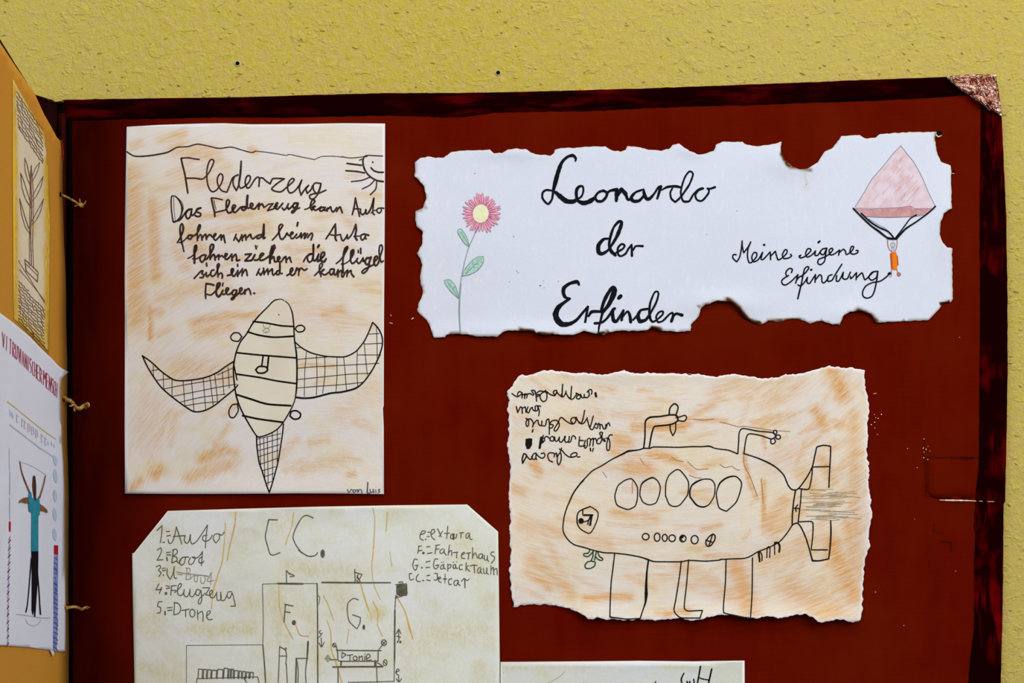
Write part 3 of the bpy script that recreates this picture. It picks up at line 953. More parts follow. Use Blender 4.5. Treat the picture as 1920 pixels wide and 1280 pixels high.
ik.strokes(B, '''w2.4 1068 325 1110 360 1170 390 1250 408 1320 412 1370 410 1430 380 1480 320 1510 260 1532 205 | w2.6 1565 240 1588 290 1590 340 1570 410 1530 490 1480 560 w3.4 1430 600 1350 622 1280 630 1180 655 1120 660 1075 655 /
 w1.1 1135 380 1125 500 1122 650 / 1195 405 1198 520 1195 640 / 1245 410 1245 520 1232 630 / 1318 412 1318 530 1312 622 / 1358 412 1368 520 1375 610 / 1440 370 1438 480 1442 590 / 1480 320 1490 420 1500 520 / 1555 235 1558 330 1560 440 /
 1080 480 1200 470 1400 460 1570 450 / 1080 548 1250 530 1400 515 1520 510 / 1080 598 1250 585 1350 578 1470 565 / 1078 428 1150 420 1260 413 / 1440 400 1580 400 / 1480 335 1588 330 / 1510 275 1570 272 / 1070 358 1110 355''', 1.2)
ik.build('right_wing', M_pen, p1)
ik = Ink(s1)
ik.strokes(B, '''w2.6 835 885 838 950 850 1040 870 1100 895 1180 912 1225 | w2.4 930 1170 960 1060 975 980 990 880 997 815 /
 w1.1 838 905 980 872 / 838 942 978 900 / 844 975 974 938 / 850 1010 968 972 / 860 1055 960 1020 / 870 1095 950 1070 / 885 1130 940 1110 / 895 1170 930 1158 /
 855 895 860 1060 / 878 895 885 1140 / 900 890 905 1180 / 930 870 932 1150 / 960 850 960 1040''', 1.2)
ik.build('tail', M_pen, p1)
ik = Ink(s1)
ik.strokes(B, 'w.8 875 215 880 235 900 240 918 228 918 215 / 895 240 875 250 875 262 895 268 912 258 910 245 895 240 / 885 252 887 253 / 900 250 902 251 / 888 260 898 261')
ik.build('small_face', M_pencil, p1)
ik = Ink(s1)
ik.strokes(B, 'w1.7 1380 1207 1390 1226 1402 1206 1410 1210 / E 1422 1217 9 8 / 1430 1212 1442 1208 | 1444 1226 | 1452 1208 1464 1210 1468 1232 / w2.4 1503 1165 1500 1226 1515 1228 / w1.7 1516 1206 1520 1224 1532 1222 1535 1206 | 1540 1227 / 1550 1209 1552 1227 / 1576 1206 1564 1212 1576 1220 1564 1228')
ik.build('signature', ink('violet_grey_ink', '4a4450', '5d5562'), p1)
for k in range(9):
    pass

# ------------------------------------------------------------------ burnt-edged banner
M_p2 = paper_mat('white_banner_paper', 'cfd4e2', 'd3d8e6', 'c9c6c0', 'b9a894', flow_scale=(1, 1, 1), edge='c6c4c0', crease=0.10)
a_ = reg(nums('25 205 60 180 100 170 150 178 200 178 240 145 300 135 400 133 475 130 500 150 550 152 585 128 640 123 700 128 720 150 780 160 840 165 858 150 865 130 900 120 960 120 1060 112 1170 110 1210 135 1260 142 1290 130 1300 110 1380 115 1430 130 1500 135 1550 125 1570 100 1610 92 1640 115'), (770, 240, 3.2))
b_ = reg(nums('40 165 85 185 130 185 180 165 195 130 230 112 350 112 380 130 430 137 500 130 550 120 577 110 575 170 600 215 650 260 690 273 740 265 790 230 830 170 880 145 900 120 928 78 1035 72 1075 92 1130 85 1155 65 1300 57 1490 53 1475 90 1485 160 1510 225 1570 252 1572 350 1575 500 1530 530 1510 590 1505 650 1520 700 1550 730 1578 735 1578 900 1582 1030 1570 1050 1530 1055 1490 1100 1440 1155 1130 1168 1100 1120 1040 1100 980 1105 940 1130 920 1180 880 1180 820 1160 780 1160 745 1175 700 1155 640 1148 560 1165 500 1160 450 1182 400 1165 350 1130 330 1090 290 1050 210 1038 160 1055 110 1080 95 1135 50 1180 45 1215 10 1220'), (1280, 230, 3.122))
c_ = reg(nums('1600 1222 1500 1215 1450 1198 1410 1215 1350 1215 1240 1215 1200 1222 1160 1238 1070 1225 1040 1215 980 1240 900 1240 850 1232 830 1245 780 1240 740 1220 700 1215 640 1215 580 1212 550 1225 520 1250 400 1250 330 1235 240 1235 215 1240 205 1255 140 1258 115 1190 95 1150 40 1100 45 1060 75 990 60 930 55 900 70 820 40 750 70 690 72 620 35 590 28 550 30 500 70 480 95 420 80 350 50 310 25 290'), (770, 240, 3.2))
out2 = jitter_outline(a_ + b_ + c_, 4, 1.1, 12.0)
h2 = bumps(0.0012, [(1480, 300, 50, 30, 0.0025), (1360, 570, 70, 25, 0.003), (1600, 590, 60, 25, 0.0022), (1775, 440, 20, 50, 0.002), (1050, 625, 240, 18, 0.0028), (790, 400, 18, 120, 0.0012), (960, 285, 60, 14, 0.0014), (1300, 280, 30, 14, .0014)], 0.0006, 0.006, 8)
s2 = board_surf(h2)
burn2 = [(1466, 288, 1478, 310, 4, .8), (1480, 312, 1520, 318, 3.5, .55), (1365, 562, 1385, 578, 6, .75), (1385, 580, 1400, 598, 5, 1.0), (1400, 600, 1425, 606, 4, .9), (1610, 584, 1632, 594, 7, .8), (1632, 594, 1642, 602, 6, .7),
         (975, 618, 1000, 622, 4, .8), (1010, 626, 1035, 628, 3.5, 1.0), (1125, 625, 1140, 622, 3, .9), (1222, 614, 1240, 618, 3.5, 1), (792, 375, 798, 390, 3, .35), (782, 394, 790, 392, 3.5, .4), (1756, 250, 1754, 262, 3, .5),
         (1765, 570, 1778, 567, 3, 1), (845, 626, 860, 625, 4, .45), (1440, 602, 1500, 598, 3, .6), (1765, 420, 1764, 440, 3, .4), (792, 535, 790, 545, 3, .4), (1310, 575, 1330, 568, 2.5, .5)]
p2 = sheet('banner_sheet', out2, s2, M_p2, 5, stains=[(1505, 320, 1512, 352, 5, .6), (1500, 310, 1520, 330, 6, .3), (1380, 575, 1410, 612, 9, .35)], burns=burn2, flow=lambda x, y: (x * .02, y * .02, 0), edge_w=0)
tag(p2, 'long white banner with burnt ragged edges, black lettering, a pink flower and a parachute', 'banner')

ik = Ink(s2, 0.0003, 0.18)
ik.strokes((1000, 280, 5.333), '''w3 420 115 w4.5 425 90 w6 395 60 w5 340 75 w6 285 130 w8 250 220 w8.5 225 310 w6.5 205 390 w4 195 450 185 500 150 545 115 520 90 480 95 430 130 405 w3.5 180 410 / w6 225 430 w9 270 470 w9 330 515 w8 400 520 w5 440 495 /
 w3.5 440 500 480 470 500 420 495 370 w5 460 370 w6 435 400 w6 430 450 w5 445 510 w8.5 500 535 w9 560 520 w6 620 480 / w4.5 700 410 650 430 620 475 w5 640 515 690 515 730 470 735 430 700 412 / w4.5 735 440 770 412 w6.5 835 400 | w8 835 430 w6 830 512 / w6 840 460 w8 880 400 w7.5 920 440 w4.5 945 500 980 495 /
 w4 1080 405 1020 430 w6.5 980 480 w6.5 1000 515 w5.5 1060 510 w4.5 1110 450 1100 400 / w6 1105 430 1130 490 w6 1165 490 w4 1210 440 w4.5 1250 380 w6 1275 372 | w4 1240 490 / w2.5 1285 405 w4.5 1340 375 w5 1420 368 w4 1480 380 / w3.4 1390 390 1370 430 w3.8 1380 490 1420 525 1460 490 1500 440 1560 350 w3.4 1595 260 1590 230 1560 220 1520 270 1490 350 1475 430 1490 500 w4.5 1510 520 w4 1560 515 w3.4 1600 450 1650 400 1690 385 /
 w3.6 1700 390 1650 410 1620 460 1640 505 1690 510 1750 440 1755 400 1740 390 | w4 1770 392 1818 376''')
ik.build('heading_word', M_black, p2)
ik = Ink(s2, 0.0003, 0.18)
W = (1020, 400, 5.5652)
ik.strokes(W, '''w4 670 262 w5 620 270 w8 570 330 w8.5 570 400 w7 605 420 w4.5 660 390 700 340 w6.5 760 240 w7 800 140 w5.5 810 90 780 85 w4.5 730 140 w5 700 220 680 320 w7 700 390 w5.5 745 435 / w3.8 750 410 820 370 842 335 810 318 772 360 772 420 800 445 850 420 880 370 915 325 | w5 918 440 / w3.6 930 380 960 340 w4.5 1030 340''')
ik.build('heading_word', M_black, p2)
ik = Ink(s2, 0.0003, 0.18)
ik.strokes(W, '''w4.5 365 742 w7 345 712 w6 270 730 w7.5 210 775 w7 203 830 w5 225 875 w4.5 270 888 | w5.5 215 925 w9 150 980 w11 122 1050 w11 140 1110 w10 190 1155 w7.5 270 1150 w5.5 340 1110 w4.5 400 1040 458 972 | w4.5 430 1132 / w4 465 1070 w6 500 1025 w4.5 580 1022 630 1020 / w4 605 1040 w5.5 600 1010 w6.5 625 920 w6.5 670 830 w7 720 770 w9 738 800 w10 715 870 w7 670 960 w5 615 1030 w4.5 595 1100 w3.6 575 1180 w2.6 567 1252 / w5 530 1145 w4.5 600 1138 660 1090 720 1000 740 990 | w6.5 715 1020 w7.5 725 1110 w6 760 1120 w4 830 1010 | w5 810 1112 / w3.6 815 1085 870 1022 w5.5 895 1060 w6 905 1132 / w4 930 1110 985 1050 / w7 780 882 w7.5 800 862 /
 w4.5 1080 995 1010 1010 w7.5 980 1070 w7.5 1000 1125 w6 1060 1110 w4 1110 1040 1170 930 w3.4 1195 840 1180 812 1150 830 w4 1110 930 w5 1100 1020 1110 1100 w3.5 1140 1130 1200 1090 1240 1050 1240 1020 1200 1030 1170 1080 1190 1135 w3.6 1240 1120 1310 1050 1340 1035 | w5.5 1350 1060 1330 1125 / w4.5 1345 1080 1380 1045 w6 1440 1060''')
ik.build('heading_word', M_black, p2)
ik = Ink(s2, 0.0003, 0.1)
W = (1360, 440, 5.647)
ik.strokes(W, '''w2.6 115 210 85 210 80 245 120 285 150 240 170 150 178 65 | 180 120 195 190 | 240 130 270 75 / 262 95 240 150 235 230 250 290 280 290 330 230 330 190 300 190 280 240 300 285 350 260 395 185 | 378 255 400 260 440 220 475 180 | 480 262 / 485 220 530 172 545 230 560 265 600 245 650 195 652 160 630 160 605 210 620 250 670 245 703 222 690 205 / w4.4 410 105 413 107 /
 w2.6 800 215 w4 785 225 w2.6 795 245 850 225 905 170 900 148 870 150 850 200 870 235 920 210 955 170 | 950 215 980 215 1010 170 / 1070 142 1030 150 1005 190 1040 210 1075 140 | 1060 220 1050 280 1010 315 980 300 990 260 1060 230 1110 195 1140 155 1130 140 1100 160 1110 210 1150 205 1210 160 | 1200 215 / 1210 185 1250 152 1270 170 1285 208 1340 170 1360 125 1335 125 1320 180 1350 205 1400 190 1405 165 1385 165 / w3.6 985 80 1000 68''')
ik.strokes(W, '''w2.6 700 400 710 365 680 355 650 380 640 410 655 440 670 430 / 650 440 600 480 605 520 640 530 700 490 770 420 | 745 512 / 755 480 790 440 815 440 / 800 440 850 400 885 350 870 335 840 360 825 420 810 500 w3 795 560 768 675 / w2.6 770 530 800 540 840 500 870 450 | 865 500 890 515 930 460 955 420 | 950 502 / 960 470 1000 422 1020 440 1025 500 1050 505 1090 460 / 1130 420 1090 440 1085 490 1130 480 1165 420 1235 310 / 1180 430 1175 485 1200 490 1230 440 1250 395 | 1245 460 1290 465 1325 395 / 1325 440 1330 465 1390 400 | 1385 475 / 1395 450 1445 402 1460 430 1480 475 1530 430 1570 390 / 1600 385 1550 400 1520 450 1550 480 1600 450 1615 385 | 1605 470 1580 590 1550 650 1500 670 1460 650 1455 600 1490 540 1560 505 1640 490 1700 450 1740 410 / w5 1733 412 1742 408 / w4.4 908 370 912 368''')
ik.build('caption_lettering', M_black, p2)

# flower
FL = (820, 350, 4.571)
M_pink = ink('pink_pencil', 'dc8ea6', 'e6a9bb', 420)
M_dpink = ink('dark_pink_pencil', 'b86a88', '9a5a78', 300)
M_green = ink('green_pencil', '8fb9a6', 'b4cfc8', 420)
M_dgreen = ink('dark_green_pencil', '5d857a', '7a9a92', 300)
M_stem = ink('grey_green_pencil', '7d8f94', '8c9c9c')
ik = Ink(s2, 0.0003, 0.05)
ik.strokes(FL, 'w1.4 350 340 300 450 265 530 235 640 210 760 190 900 185 1050 190 1180 196 1255 / w.9 205 830 195 960 192 1100 200 1250')
ik.build('stem', M_stem, p2)
for pts_, sp in (('275 515 230 480 190 420 173 380 195 360 225 385 260 450', 'w.9 200 385 240 450 270 505'), ('215 765 240 700 300 630 350 600 395 596 393 650 345 715 275 752', 'w.9 240 750 310 680 380 610 / 300 690 330 690 / 320 665 350 660 / 280 715 260 700 / 310 680 300 650'), ('188 960 120 900 68 830 66 800 110 798 155 850 180 930', 'w.8 85 810 130 870 180 950 / 110 840 120 820 / 130 870 150 860')):
    ik = Ink(s2, 0.0003).poly(FL, pts_)
    lf = ik.build('leaf', M_green, p2)
    ik = Ink(s2, 0.0004)
    ik.strokes(FL, 'w1.0 ' + pts_ + ' ' + ' '.join(pts_.split()[:2]) + ' / ' + sp)
    ik.build('leaf_outline', M_dgreen, lf)
rr = random.Random(5)
pet = []
for k in range(34):
    a = math.tau * k / 34 + rr.uniform(-.05, .05)
    r0, r1 = 66, 160 + rr.uniform(-14, 14)
    w_ = rr.uniform(8, 12)
    ca, sa = math.cos(a), math.sin(a)
    q = []
    for t_, ww in ((r0, .5), (r0 + 30, .9), (r0 + 60, 1.0), (r1 - 12, .55), (r1, 0.0), (r1 - 12, -.55), (r0 + 60, -1.0), (r0 + 30, -.9), (r0, -.5)):
        q.append((378 + ca * t_ - sa * w_ * ww, 228 + sa * t_ * 1.06 + ca * w_ * ww))
    pet.append(q)
for q in pet:
    ts = ' '.join('%.1f %.1f' % p for p in q)
    pf = Ink(s2, 0.0003).poly(FL, ts).build('petal', M_pink, p2)
    ik = Ink(s2, 0.0004)
    ik.strokes(FL, 'w0.6 ' + ts)
    if rr.random() < .5:
        ik.strokes(FL, 'w1.4 %.1f %.1f %.1f %.1f' % (q[0][0], q[0][1], q[1][0], q[1][1]))
    ik.build('petal_outline', M_dpink, pf)
Ink(s2, 0.0005).disc(FL, 372, 230, 69, 80, .15).build('flower_centre', ink('pale_yellow_pencil', 'dcdcae', 'e4e3c4', 300), p2)

# parachute
PC = (1580, 260, 4.74)
M_can = ink('pinkish_pencil_fill', 'd2b8bf', 'd8cad4', 130)
M_band = ink('brown_pink_pencil_fill', 'b57f80', 'c69a9c', 200)
ik = Ink(s2, 0.0002).poly(PC, '517 66 570 130 640 220 710 350 760 470 818 595 820 618 500 618 118 612 190 480 260 360 380 220 450 130', 8)
can = ik.build('canopy', M_can, p2)
ik = Ink(s2, 0.00026)
for k in range(44):
    u = rr.uniform(0.05, .95); y = rr.uniform(150, 600)
    xa, xb = 517 - (y - 62) * .72, 517 + (y - 62) * .55
    x = xa + (xb - xa) * u
    L = rr.uniform(40, 110)
    x2, y2 = x - L * .65, y + L * .75
    if y2 < 612 and x2 > 517 - (y2 - 62) * .72:
        ik.strokes(PC, 'w1.3 %.0f %.0f %.0f %.0f' % (x, y, x2, y2))
ik.build('canopy_hatching', ink('brown_hatching', 'cfa3a4', 'cdaeb4', 300), can)
Ink(s2, 0.0003).poly(PC, '112 618 250 622 500 610 600 600 660 622 825 622 760 655 650 690 400 698 200 690', 10).build('canopy_band', M_band, can)
ik = Ink(s2, 0.00035)
ik.strokes(PC, 'w1 110 605 190 480 260 360 320 290 380 220 450 130 517 62 | 570 130 640 220 710 350 760 470 822 595 / w.8 112 618 250 622 500 610 600 598 660 625 780 626 / w.8 200 690 400 698 650 688 750 670 / w.8 230 710 330 770 390 800')
ik.build('canopy_outline', ink('blue_grey_pencil', '777488', '8a8796'), can)
ik = Ink(s2, 0.00045)
ik.strokes(PC, 'w3 95 618 165 690 250 770 w4 320 820 w3 400 880 460 885 / w2.8 165 662 250 740 330 790 400 820 440 860 455 885 / w2.8 655 677 w2.2 600 710 540 790 470 880 / w3 824 600 w2.8 760 660 650 740 w3.4 560 800 w4 482 882 / w4.2 400 882 440 888 478 886')
ik.build('parachute_lines', M_black, p2)
ik = Ink(s2, 0.0003).poly(PC, '425 1018 440 1005 465 1005 480 1018 488 1090 484 1165 442 1165 434 1090')
man = ik.build('parachutist', ink('orange_pencil', 'e07c1e', 'd86a20', 200), p2)
ik = Ink(s2, 0.0004).strokes(PC, 'w3.4 430 1022 434 1080 440 1150 / w2 486 1040 492 1120')
ik.build('body_shading', ink('red_orange_pencil', 'b8401c', 'c85a2c'), man)
ik = Ink(s2, 0.0004)
ik.strokes(PC, 'w1.4 400 890 402 940 415 980 440 1005 / 485 890 482 950 468 1000 / w1.2 432 1165 436 1200 432 1218 416 1226 / 482 1160 490 1190')
ik.disc(PC, 500, 1204, 15, 15).strokes(PC, 'w1.2 E 500 1204 15 16')
ik.build('limbs', ink('brown_skin_pencil', 'b07868', '9a6256'), man)
ik = Ink(s2, 0.0004)
ik.strokes(PC, 'w.9 E 446 942 20 22 / 440 935 441 936 / 452 935 453 936 / 442 950 452 950 / 438 964 438 1000 / 456 964 456 1000')
ik.build('head', ink('grey_fine_pencil', '88889a', '777788'), man)
ik = Ink(s2, 0.0003, .4)
for x, y, w_ in ((1013, 535, 2.4), (972, 511, 1.2), (969, 508, 1.2), (955, 528, 1), (1020, 539, 1), (890, 325, 1.3), (963, 443, 1.2), (1382, 395, 1.2), (1325, 439, 1.1), (1047, 527, 1.3), (1019, 526, 1), (1512, 345, 1.3)):
    ik.strokes((0, 0, 1), 'w%.1f %.1f %.1f' % (w_, x, y))
ik.build('specks', M_pencil, p2)['kind'] = 'stuff'

# ------------------------------------------------------------------ torn submarine drawing
rnd = random.Random(11)
M_p3 = paper_mat('stained_torn_paper', 'dcd8d4', 'e2d7c2', 'd9a45a', 'c67e32', baseline=0.24, edge='e6e4ea', crease=0.28, k_stain=1.15, patch='dacca2')
c3 = reg(nums('85 62 150 55 210 35 280 40 350 50 420 48 490 58 550 45 590 38 640 50 720 48 780 52 850 50 915 58'), (940, 680, 2.561))
d3 = reg(nums('0 52 60 55 130 65 210 55 290 65 350 75 420 72 470 55 520 55 580 40 640 22 680 15 740 25 800 25 845 35 848 90 862 160 872 230 860 290 865 350 858 430 870 520 865 580 875 650 885 740 868 800 872 880 850 940 845 1010 840 1080 835 1160 830 1235 780 1245 740 1230 690 1235 640 1250 600 1225 560 1205 510 1210 450 1225 380 1215 320 1228 280 1222 210 1210 150 1210 60 1230 10 1235'), (1290, 680, 2.561))
e3 = reg(nums('860 1228 800 1230 740 1235 660 1228 600 1235 520 1230 420 1225 380 1200 330 1180 260 1165 200 1160 130 1160 60 1172 45 1080 40 1000 45 900 40 800 45 740 35 650 40 560 45 500 30 400 38 300 30 220 38 180 28 140 50 110 70 80'), (940, 680, 2.561))
out3 = jitter_outline(c3 + d3 + e3, 3.2, 2.2, 30.0)
h3 = bumps(0.0012, [(1110, 1155, 60, 30, 0.004), (1420, 1160, 130, 26, 0.005), (1545, 1168, 50, 22, 0.004), (1620, 1150, 40, 40, 0.003), (960, 1100, 30, 60, 0.002), (1630, 960, 20, 120, 0.002), (1300, 1172, 280, 24, 0.0035), (1200, 700, 200, 16, .0012)], 0.0009, 0.007, 21)
s3 = board_surf(h3)
st3 = []
for q in [(1190, 800, 1280, 800, 9, 1.0), (1250, 802, 1290, 796, 7, .9), (1290, 786, 1360, 788, 5, .7), (1160, 825, 1180, 832, 14, .7), (1150, 845, 1165, 850, 10, .7), (1220, 850, 1265, 862, 9, .9), (1180, 875, 1215, 880, 16, .8), (1270, 865, 1300, 885, 5, .6),
          (1560, 690, 1580, 740, 16, 1.0), (1530, 770, 1545, 800, 12, .9), (1570, 800, 1580, 795, 7, .8), (1600, 780, 1605, 1100, 14, .55), (1500, 880, 1530, 930, 18, .5), (1560, 1020, 1600, 1110, 22, .9), (1590, 980, 1600, 1060, 14, .7), (1480, 1100, 1560, 1150, 30, .6),
          (1440, 990, 1470, 940, 14, .7), (1500, 960, 1450, 1000, 14, .6), (1380, 1060, 1410, 1150, 20, .75), (1430, 1050, 1560, 1010, 22, .45), (1350, 1110, 1400, 1120, 18, .5), (1100, 1120, 1180, 1118, 9, .8), (1250, 1150, 1290, 1145, 8, .8), (1000, 1050, 1070, 1110, 14, .55),
          (990, 1070, 1030, 1100, 10, .6), (1000, 870, 1010, 885, 10, .8), (960, 915, 980, 920, 10, .6), (980, 985, 1050, 1000, 14, .4), (1100, 1010, 1140, 1020, 16, .5), (1150, 960, 1230, 970, 10, .5), (1270, 1060, 1340, 1090, 12, .45), (1340, 740, 1400, 710, 18, .4),
          (1430, 760, 1500, 720, 18, .35), (1420, 800, 1480, 780, 12, .4), (1395, 850, 1405, 905, 4, .9), (1405, 905, 1418, 935, 4, .8), (1430, 800, 1434, 840, 4, .8), (1432, 900, 1432, 1000, 3.5, .95), (1150, 775, 1200, 782, 8, .4), (1060, 790, 1120, 780, 16, .3),
          (1540, 860, 1560, 900, 12, .6), (1450, 870, 1490, 850, 20, .35), (1060, 1090, 1020, 1000, 10, .35)]:
    st3.append(q)
for k in range(170):
    x, y = rnd.uniform(960, 1620), rnd.uniform(700, 1150)
    if x < 1330 and rnd.random() < .45: continue
    a = math.atan2(y - 350, x - 1230) + math.pi / 2 + rnd.gauss(0, .2)
    if x > 1380: a = -0.75 + rnd.gauss(0, .25)
    L = rnd.uniform(20, 75)
    st3.append((x, y, x + L * math.cos(a), y + L * math.sin(a), rnd.uniform(2.5, 7), rnd.uniform(.2, .6 if x > 1330 else .4)))
p3 = sheet('drawing_sheet', out3, s3, M_p3, 4.5, stains=st3, flow=polar(1230, 330, .1, 9), edge_w=4.5)
tag(p3, 'wide orange-stained drawing of a submarine with torn deckled edges', 'drawing')

G = (1050, 930, 5.12)
E_ = (1050, 740, 6.4)
FF = (1350, 780, 4.267)
DD = (1290, 680, 2.561)
MT = (950, 715, 8)


def lines(name, parts, mat=M_pen, parent=None, s=s3, w=2.2, lift=0.0003, label=None):
    k = Ink(s, lift)
    for r, tx in parts:
        k.strokes(r, tx, w)
    return k.build(name, mat, parent, label)


lines('mirror_written_line', [(MT, '''80 180 130 215 170 225 230 180 220 160 190 150 165 180 170 220 / 235 170 230 245 / 240 200 290 180 270 200 270 255 / 275 210 300 180 310 200 300 245 / 305 190 350 180 400 205 410 190 380 150 370 130 420 135 440 190 / 420 140 440 200 450 295 / 440 200 490 190 480 215 450 225 /
 450 170 500 140 560 150 590 125 570 150 600 170 605 230 590 280 550 300 515 270 500 220 520 180 570 150 600 150 650 190 720 210 750 160 750 130 710 140 700 170 730 205 / 750 150 780 190 830 230 | 840 40 / 820 190 850 230 890 160 890 140 / 890 170 930 240 960 260 | 975 70 / 940 240 980 270 1030 220 1050 180 / 1040 170 1080 190 1110 220 1090 260 1050 250 1060 210 1110 190 / 1110 190 1130 240 1160 240 1165 190 / 1170 235 1210 240 1240 200 1230 130 1270 120 1280 160 1270 190 / 1220 140 1210 160 / w4.4 1332 172 1342 222''')], parent=p3)
lines('mirror_written_line', [(MT, '145 375 165 465 | 205 380 / 230 385 235 475 / 240 400 280 380 290 460 / 320 380 300 440 330 470 360 400 390 385 / 380 390 400 430 450 440 470 410 460 360 430 370 430 430 / 510 370 470 365 490 440 480 515 / 205 380 230 385')], parent=p3)
lines('mirror_written_line', [(MT, '''290 550 330 580 325 660 300 670 290 620 310 570 360 560 400 620 390 680 / 395 650 450 580 470 580 480 640 520 660 530 590 / 530 660 580 660 600 580 630 560 640 620 640 700 640 790 / 640 640 700 650 680 690 640 700 / 640 640 680 590 740 580 780 610 790 660 760 720 730 745 710 730 730 680 770 620 800 550 830 540 890 590 960 630 1010 630 1040 580 1020 540 980 545 960 590 990 620 /
 1040 530 1070 590 1120 620 1150 540 1170 430 / 1080 610 1120 632 1160 620 1200 560 1210 540 / 1210 570 1230 640 1240 680 / 1300 515 1270 630 1250 700 1290 720 1320 660 1340 620 / 1330 640 1370 640 1360 700 1330 690 / 1380 620 1400 660 1400 710 / 1400 640 1430 650 1450 700 1480 710 1490 640 / 1490 700 1510 640 1530 615 1550 660 / w2.6 395 720 385 755''')], parent=p3)
ln = lines('mirror_written_line', [(MT, '''w4.5 520 840 w4.5 495 995 / w2.2 550 805 530 900 530 925 570 880 560 850 / 520 910 560 890 / 560 850 600 820 640 850 / 660 830 650 880 700 890 710 840 680 820 / 720 830 730 890 760 890 790 840 / 790 830 790 890 820 910 860 860 870 820 / 880 820 870 880 890 910 930 890 940 820 / 930 910 960 900 980 830 1000 810 1030 830 1035 860 /
 1095 825 1085 960 1140 965 1180 960 / 1090 880 1150 885 / 1180 880 1160 960 1180 1000 1210 960 1210 870 1240 850 1260 870 1245 965 / 1260 880 1300 850 1295 965 / 1300 870 1330 850 1350 890 / 1420 840 1370 860 1350 920 1400 930 1430 860 1430 800 1440 765 1400 760 1400 790 1450 880 1480 900 1460 850 / 1490 850 1530 850 1550 930 1540 1020 1510 1030 1500 960 1520 850 1550 800 1585 800 / w2.6 1255 1000 1260 1040 / 1300 1000 1290 1045''')], parent=p3)
Ink(s3, 0.0003).poly(MT, '285 860 340 850 385 855 380 950 345 1010 300 1010 280 940').build('ink_blot', M_pen, p3)
lines('mirror_written_line', [(MT, '''w2.6 240 1225 235 1160 260 1080 300 1110 270 1170 240 1225 / 290 1100 340 1160 370 1160 400 1090 440 1070 440 1110 430 1160 390 1160 375 1120 / 440 1150 450 1170 / 450 1090 490 1130 540 1150 575 1110 560 1070 520 1080 / 690 1205 640 1180 615 1110 640 1070 700 1070 720 1080 710 1130 / 720 1090 750 1070 750 1120 / 760 1120 760 1200 780 1250 810 1200 820 1120 810 1070 780 1090 760 1130 /
 790 1010 820 1025 / 825 995 800 1070 / 830 1030 880 1090 940 1130 1000 1130 1050 1110 1050 1070 1000 1070 960 1100 970 1130 / 1060 1130 1100 1128''')], parent=p3)

hull = lines('submarine_hull', [
    (E_, 'w2.6 105 1300 160 1180 230 1080 w3.4 270 1035 w2.2 300 1000 390 910 500 850 620 775 w3 760 705 w3.6 820 675 w2.2 940 660 1010 640 1080 640 1120 625 1250 625 1420 628 1580 620 1700 620 w2.8 1790 615 w2 1860 640 1925 650'),
    (FF, 'w2.2 0 263 70 272 140 300 / 190 298 290 330 w2.8 380 368 w2.4 450 410 510 470 545 550 575 585 610 590 / 578 870 540 930 480 1000 400 1045 300 1085 260 1110 200 1135 100 1140 0 1145'),
    (G, 'w2.2 118 -8 70 100 40 200 28 310 45 370 90 430 145 467 230 490 310 515 420 540 520 545 650 560 760 580 w2.8 840 605 w2.2 900 625 1000 628 1160 628 1240 615 1400 622 1536 612')], parent=p3)
Wn = (0, 0, 1)
for tx in ('1153 927 1159 910 1172 900 1183 897 1189 902 1195 913 1195.5 928 1194 940 1190 949 1177 954.5 1158 947 1153.5 935 1153 926',
           '1200 930 1200 922 1202 910 w3.2 1208 902 w2.6 1223 895 w2 1233 901 1238 912 1237 924 1234.5 932 1230 942 1218 946 1206 941 1200 929',
           '1248 930 1248 918 1249 904 1255 890 1269 880 1278 884 1290.6 902.5 1290 924 1287 931 1275 946 1265 949 1255 945 1248 929',
           'w2.8 1294 932 1293.5 921 1297 910 w3.4 1306 903 w2 1319 898 1333 898.6 1340 907 1340.6 920 1338 932 1329 945.6 w2.8 1318.5 950 1306 946 1294 931'):
    lines('hull_window', [(Wn, 'w2.1 ' + tx)], parent=p3)
lines('hull_window', [(DD, 'w2.1 138 650 136 630 140 610 w3 155 575 w3.2 190 550 w2.2 230 545 257 575 250 620 230 670 185 712 150 695 138 648')], parent=p3)
nose = lines('nose_window', [(G, 'w2 290 98 330 120 365 155 362 210 340 270 310 330 280 355 230 335 185 300 w2.4 165 250 165 190 180 150 220 125 290 98')], parent=p3)
k = Ink(s3, 0.0004).strokes(G, 'w2 220 130 220 180 235 185 / w3.2 235 180 312 180 / w3.6 305 180 290 275 / w2.2 290 195 272 240 268 270 / w2 230 245 275 228 290 200').disc(G, 203, 236, 26, 28)
k.build('driver_seat', M_pen, nose)
for cx, cy, rx, ry in ((823, 387, 33, 31), (933, 392, 28, 40), (1006, 398, 24, 34), (1077, 402, 32, 32), (1180, 405, 30, 33), (1293, 416, 34, 40)):
    k = Ink(s3, 0.0003).strokes(G, 'w2.2 E %g %g %g %g' % (cx, cy, rx, ry))
    if cx == 1180: k.poly(G, '1152 385 1190 375 1188 395 1165 410 1185 430 1172 428 1152 408')
    k.build('porthole', M_pen, p3)
lines('porthole', [(G, 'w2.4 1490 380 1470 362 1430 390 1400 440 1415 478 1450 470 1485 420 1490 378 / 1465 368 1430 475 / 1400 420 1460 440')], parent=p3)
lines('leg', [(G, 'w2.2 525 548 510 680 490 850 480 1130 w3 490 1160 w2.2 560 1168 640 1178 770 1172 800 1080 w3.4 820 1020 w6 828 940 w4.5 828 850 w3 835 720 850 612')], parent=p3)
lines('leg', [(G, 'w2.2 1165 622 1150 750 1130 880 1110 1000 1095 1080 1105 1120 1150 1160 1200 1168 1345 1168 | 1368 1095 | 1300 1098 1230 1100 1195 1075 1200 980 1215 850 1235 610')], parent=p3)
lines('leg', [(DD, 'w2.2 183 945 180 1050 170 1185 185 1203 240 1215 300 1228 | 308 1100 310 935')], parent=p3)
